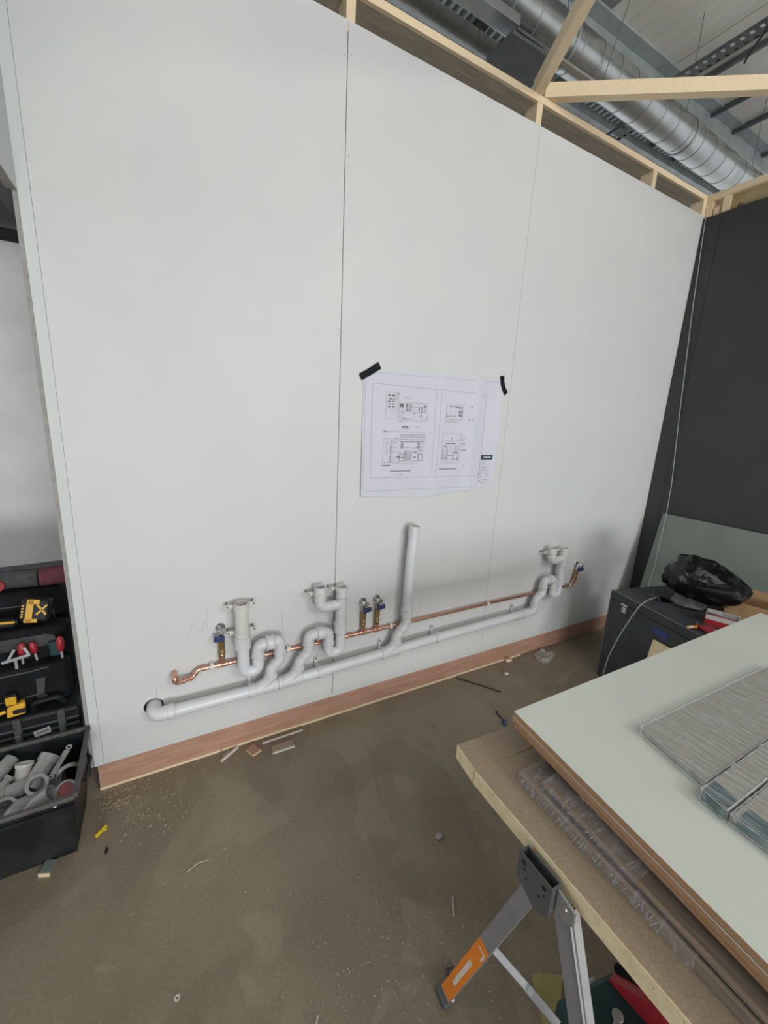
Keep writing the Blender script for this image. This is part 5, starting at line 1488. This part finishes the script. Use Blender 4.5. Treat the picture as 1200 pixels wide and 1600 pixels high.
# ================================================================ bits on the floor
def strip(name, label, p, q, w, h, m, z=0.0006, group=None):
    return single(name, label, 'offcut', (p[0], p[1], 0), MB().bar((p[0], p[1], z + h / 2), (q[0], q[1], z + h / 2), w, h), m, group=group, smooth=0)
OG = 'wood offcuts along the skirting'
t = Thing('wood_offcut', 'thin pale splinter of board, leftmost offcut by the skirting', 'offcut', (0.16, -0.07, 0), OG)
t.part('sliver', MB().bar((0.158, -0.073, 0.006), (0.247, -0.016, 0.006), 0.010, 0.010), 'white_edge', smooth=0)
t.part('splinter', MB().bar((0.170, -0.048, 0.003), (0.205, -0.026, 0.003), 0.020, 0.004), 'pvc_dull', smooth=0)
t = Thing('wood_offcut', 'small diamond lying square of red plywood with pale edges', 'offcut', (0.314, -0.07, 0), OG)
sq = [(0.306, -0.107), (0.352, -0.088), (0.324, -0.030), (0.279, -0.052)]
t.part('core', MB().slab(sq, 0.0006, 0.0075), 'pine', smooth=0)
t.part('veneer', MB().slab([(x * 0.97 + 0.315 * 0.03, y * 0.97 - 0.07 * 0.03) for x, y in sq], 0.0076, 0.0090), 'ply', smooth=0)
strip('wood_offcut', 'long pale strip of board lying close along the skirting', (0.366, -0.042), (0.584, -0.040), 0.008, 0.006, 'white_edge', group=OG)
t = Thing('wood_offcut', 'short brown board piece with one pale edge, out from the skirting', 'offcut', (0.45, -0.12, 0), OG)
t.part('board', MB().slab([(0.400, -0.128), (0.512, -0.130), (0.512, -0.088), (0.400, -0.086)], 0.0006, 0.0075), 'chip_top', smooth=0)
t.part('pale_edge', MB().slab([(0.399, -0.136), (0.513, -0.138), (0.513, -0.1305), (0.399, -0.1285)], 0.0006, 0.0085), 'white_edge', smooth=0)
t = Thing('wood_offcut', 'grey green offcut with a raw pale end in front of the crate', 'offcut', (-0.48, -0.31, 0), OG)
gq = [(-0.500, -0.322), (-0.465, -0.337), (-0.452, -0.292), (-0.487, -0.277)]
t.part('face', MB().slab(gq, 0.0006, 0.0150), 'mr_board', smooth=0)
t.part('raw_end', MB().slab([(-0.502, -0.326), (-0.466, -0.3415), (-0.4648, -0.3375), (-0.5008, -0.3222)], 0.0006, 0.0150), 'pine', smooth=0)
single('dark_strip', 'thin dark strip lying away from the skirting on the right', 'strip', (1.67, -0.03, 0),
       MB().tube([(1.668, -0.028, 0.004), (1.76, -0.15, 0.0045), (1.842, -0.266, 0.004)], 0.0034, 6), 'black')
t = Thing('cable_tie', 'dark blue plug with a curling tail on the concrete floor', 'plug', (1.655, -0.48, 0))
t.part('head', MB().lathe([(0.010, 0), (0.014, 0.010), (0.010, 0.026)], (1.652, -0.492, 0.0006), (0.2, 0.2, 1), 12), 'blue')
t.part('tail', MB().tube(fillet([(1.655, -0.480, 0.012), (1.675, -0.45, 0.006), (1.672, -0.42, 0.005), (1.690, -0.385, 0.004)], 0.03, 4), 0.0035, 6), 'black')
t = Thing('polythene_scrap', 'crumpled clear polythene scrap on the floor near the skirting', 'plastic', (2.45, -0.09, 0))
vs, fs = [], []
nn = 14
fq = bil([(2.375, -0.185), (2.575, -0.110), (2.515, -0.020), (2.370, -0.045)])
for i in range(nn + 1):
    for j in range(nn + 1):
        x, y = fq(i / nn, j / nn)
        x += 0.014 * noise.noise(Vector((x * 14, y * 14, 3))); y += 0.014 * noise.noise(Vector((x * 14, y * 14, 9)))
        vs.append((x, y, 0.002 + 0.022 * abs(noise.noise(Vector((x * 20, y * 20, 0))))))
for i in range(nn):
    for j in range(nn):
        a = i * (nn + 1) + j
        fs.append((a, a + nn + 1, a + nn + 2, a + 1))
t.part('sheet', MB().add(vs, fs), 'clear', smooth=20)
def lump(name, label, cat, c, r, m, sx=1.0, sy=0.7, sz=0.45, seed=1, amp=0.35):
    bm2 = bmesh.new()
    bmesh.ops.create_icosphere(bm2, subdivisions=2, radius=1)
    mb = MB()
    vs = []
    for v in bm2.verts:
        k = 1 + amp * noise.noise(v.co * 1.8 + Vector((seed, seed, seed)))
        vs.append(Vector((c[0] + v.co.x * r * sx * k, c[1] + v.co.y * r * sy * k, max(0.0006, c[2] + r * sz + v.co.z * r * sz * k))))
    mb.add(vs, [tuple(v.index for v in f.verts) for f in bm2.faces])
    bm2.free()
    return single(name, label, cat, (c[0], c[1], 0), mb, m, smooth=30)
lump('wood_knot', 'small tan lump of wood against the skirting', 'offcut', (2.150, -0.030, 0), 0.026, 'pine', 1.2, 0.6, 0.5, 4)
lump('mortar_crumb', 'small grey crumb on the floor in front of the tan lump', 'crumb', (2.02, -0.14, 0), 0.018, 'grit', 1.2, 0.8, 0.5, 6)
lump('mortar_crumb', 'small dark crumb on the floor beside the chipboard plank corner', 'crumb', (0.92, -0.86, 0), 0.015, 'raw_edge', 1.2, 0.8, 0.6, 9)
lump('dark_chip', 'thin dark chip on the floor below the yellow bit', 'chip', (-0.293, -0.326, 0), 0.011, 'black', 0.5, 1.4, 0.4, 12)
t = Thing('yellow_plug', 'bright yellow bit of plastic on the floor beside the crate', 'plug', (-0.318, -0.232, 0))
t.part('barrel', MB().tube([(-0.336, -0.246, 0.009), (-0.304, -0.216, 0.009)], 0.008, 10, inner=0.005), 'yellow_bit')
t.part('fin', MB().bar((-0.330, -0.228, 0.006), (-0.300, -0.230, 0.012), 0.012, 0.005), 'yellow_bit', smooth=0)
t.part('fin', MB().bar((-0.336, -0.252, 0.010), (-0.316, -0.238, 0.018), 0.006, 0.010), 'yellow_bit', smooth=0)
t = Thing('washer', 'small pale washer lying on the open floor', 'washer', (-0.064, -0.902, 0))
t.part('ring', MB().tube([(-0.066, -0.904, 0.0008), (-0.066, -0.904, 0.0032)], 0.0085, 16, inner=0.0032), 'grit')
t = Thing('wall_anchor', 'small metal anchor on the floor beyond the sawhorse foot', 'anchor', (0.662, -1.265, 0))
t.part('stem', MB().tube([(0.690, -1.235, 0.006), (0.664, -1.275, 0.006)], 0.004, 8), 'steel_dark')
t.part('star_head', MB().lathe([(0.004, 0), (0.010, 0.003), (0.003, 0.008)], (0.662, -1.279, 0.0075), (-0.5, -0.8, 0.3), 6), 'silver')
t.part('loop', MB().tube([Vector((0.700 + 0.014 * math.cos(a), -1.222 + 0.010 * math.sin(a), 0.005)) for a in [2 * math.pi * k / 12 for k in range(13)]], 0.003, 6, caps=False), 'steel_dark')
single('wood_curl', 'thin pale curl of wood on the dark floor left of the sawhorse', 'shaving', (0.815, -1.09, 0),
       MB().tube(fillet([(0.800, -1.112, 0.004), (0.818, -1.085, 0.007), (0.836, -1.062, 0.004)], 0.02, 4), 0.0026, 6), 'grit')
single('wood_curl', 'pale hooked shaving on the floor at the near edge', 'shaving', (0.28, -1.13, 0),
       MB().tube(fillet([(0.258, -1.150, 0.004), (0.280, -1.146, 0.006), (0.292, -1.128, 0.004)], 0.014, 4), 0.0026, 6), 'grit')
single('wood_curl', 'pale twig like shaving lying midway across the floor', 'shaving', (0.02, -0.53, 0),
       MB().tube(fillet([(-0.02, -0.545, 0.003), (0.02, -0.530, 0.005), (0.055, -0.535, 0.003)], 0.02, 4), 0.0024, 6), 'sawdust')

def chips(name, label, spots, m, seed):
    r_ = random.Random(seed)
    mb = MB()
    for cx, cy, sx, sy, n, s0, s1 in spots:
        for _ in range(n):
            x, y = r_.gauss(cx, sx), r_.gauss(cy, sy)
            if y > -0.012 and x > -0.36:
                y = -0.012 - abs(r_.gauss(0, 0.01))
            if x < -0.352 and y > -0.40:
                continue
            a = r_.uniform(0, math.pi)
            l, w = r_.uniform(s0, s1), r_.uniform(s0 * 0.3, s1 * 0.4)
            h = r_.uniform(0.0008, 0.0026)
            dx, dy = math.cos(a) * l / 2, math.sin(a) * l / 2
            ex, ey = -math.sin(a) * w / 2, math.cos(a) * w / 2
            mb.slab([(x - dx - ex, y - dy - ey), (x + dx - ex, y + dy - ey), (x + dx + ex, y + dy + ey), (x - dx + ex, y - dy + ey)], 0.0003, 0.0003 + h)
    o = single(name, label, 'debris', (0, 0, 0), mb, m, smooth=0)
    o['kind'] = 'stuff'
    return o
chips('sawdust', 'tan sawdust and shavings strewn below the left end of the skirting',
      [(-0.27, -0.04, 0.06, 0.02, 110, 0.003, 0.010), (-0.27, -0.11, 0.035, 0.03, 70, 0.004, 0.014), (-0.12, -0.07, 0.13, 0.04, 110, 0.002, 0.006), (-0.14, -0.24, 0.07, 0.05, 70, 0.003, 0.011), (0.2, -0.3, 0.4, 0.2, 120, 0.0015, 0.004)], 'sawdust', 3)
chips('pale_grit', 'pale grit scattered over the concrete floor',
      [(0.47, -1.12, 0.12, 0.12, 130, 0.0015, 0.0045), (0.55, -0.75, 0.25, 0.22, 90, 0.0015, 0.004), (0.2, -0.7, 0.5, 0.4, 80, 0.0015, 0.0035), (1.3, -0.4, 0.5, 0.25, 70, 0.0015, 0.005), (0.75, -1.2, 0.12, 0.10, 50, 0.002, 0.005)], 'grit', 5)
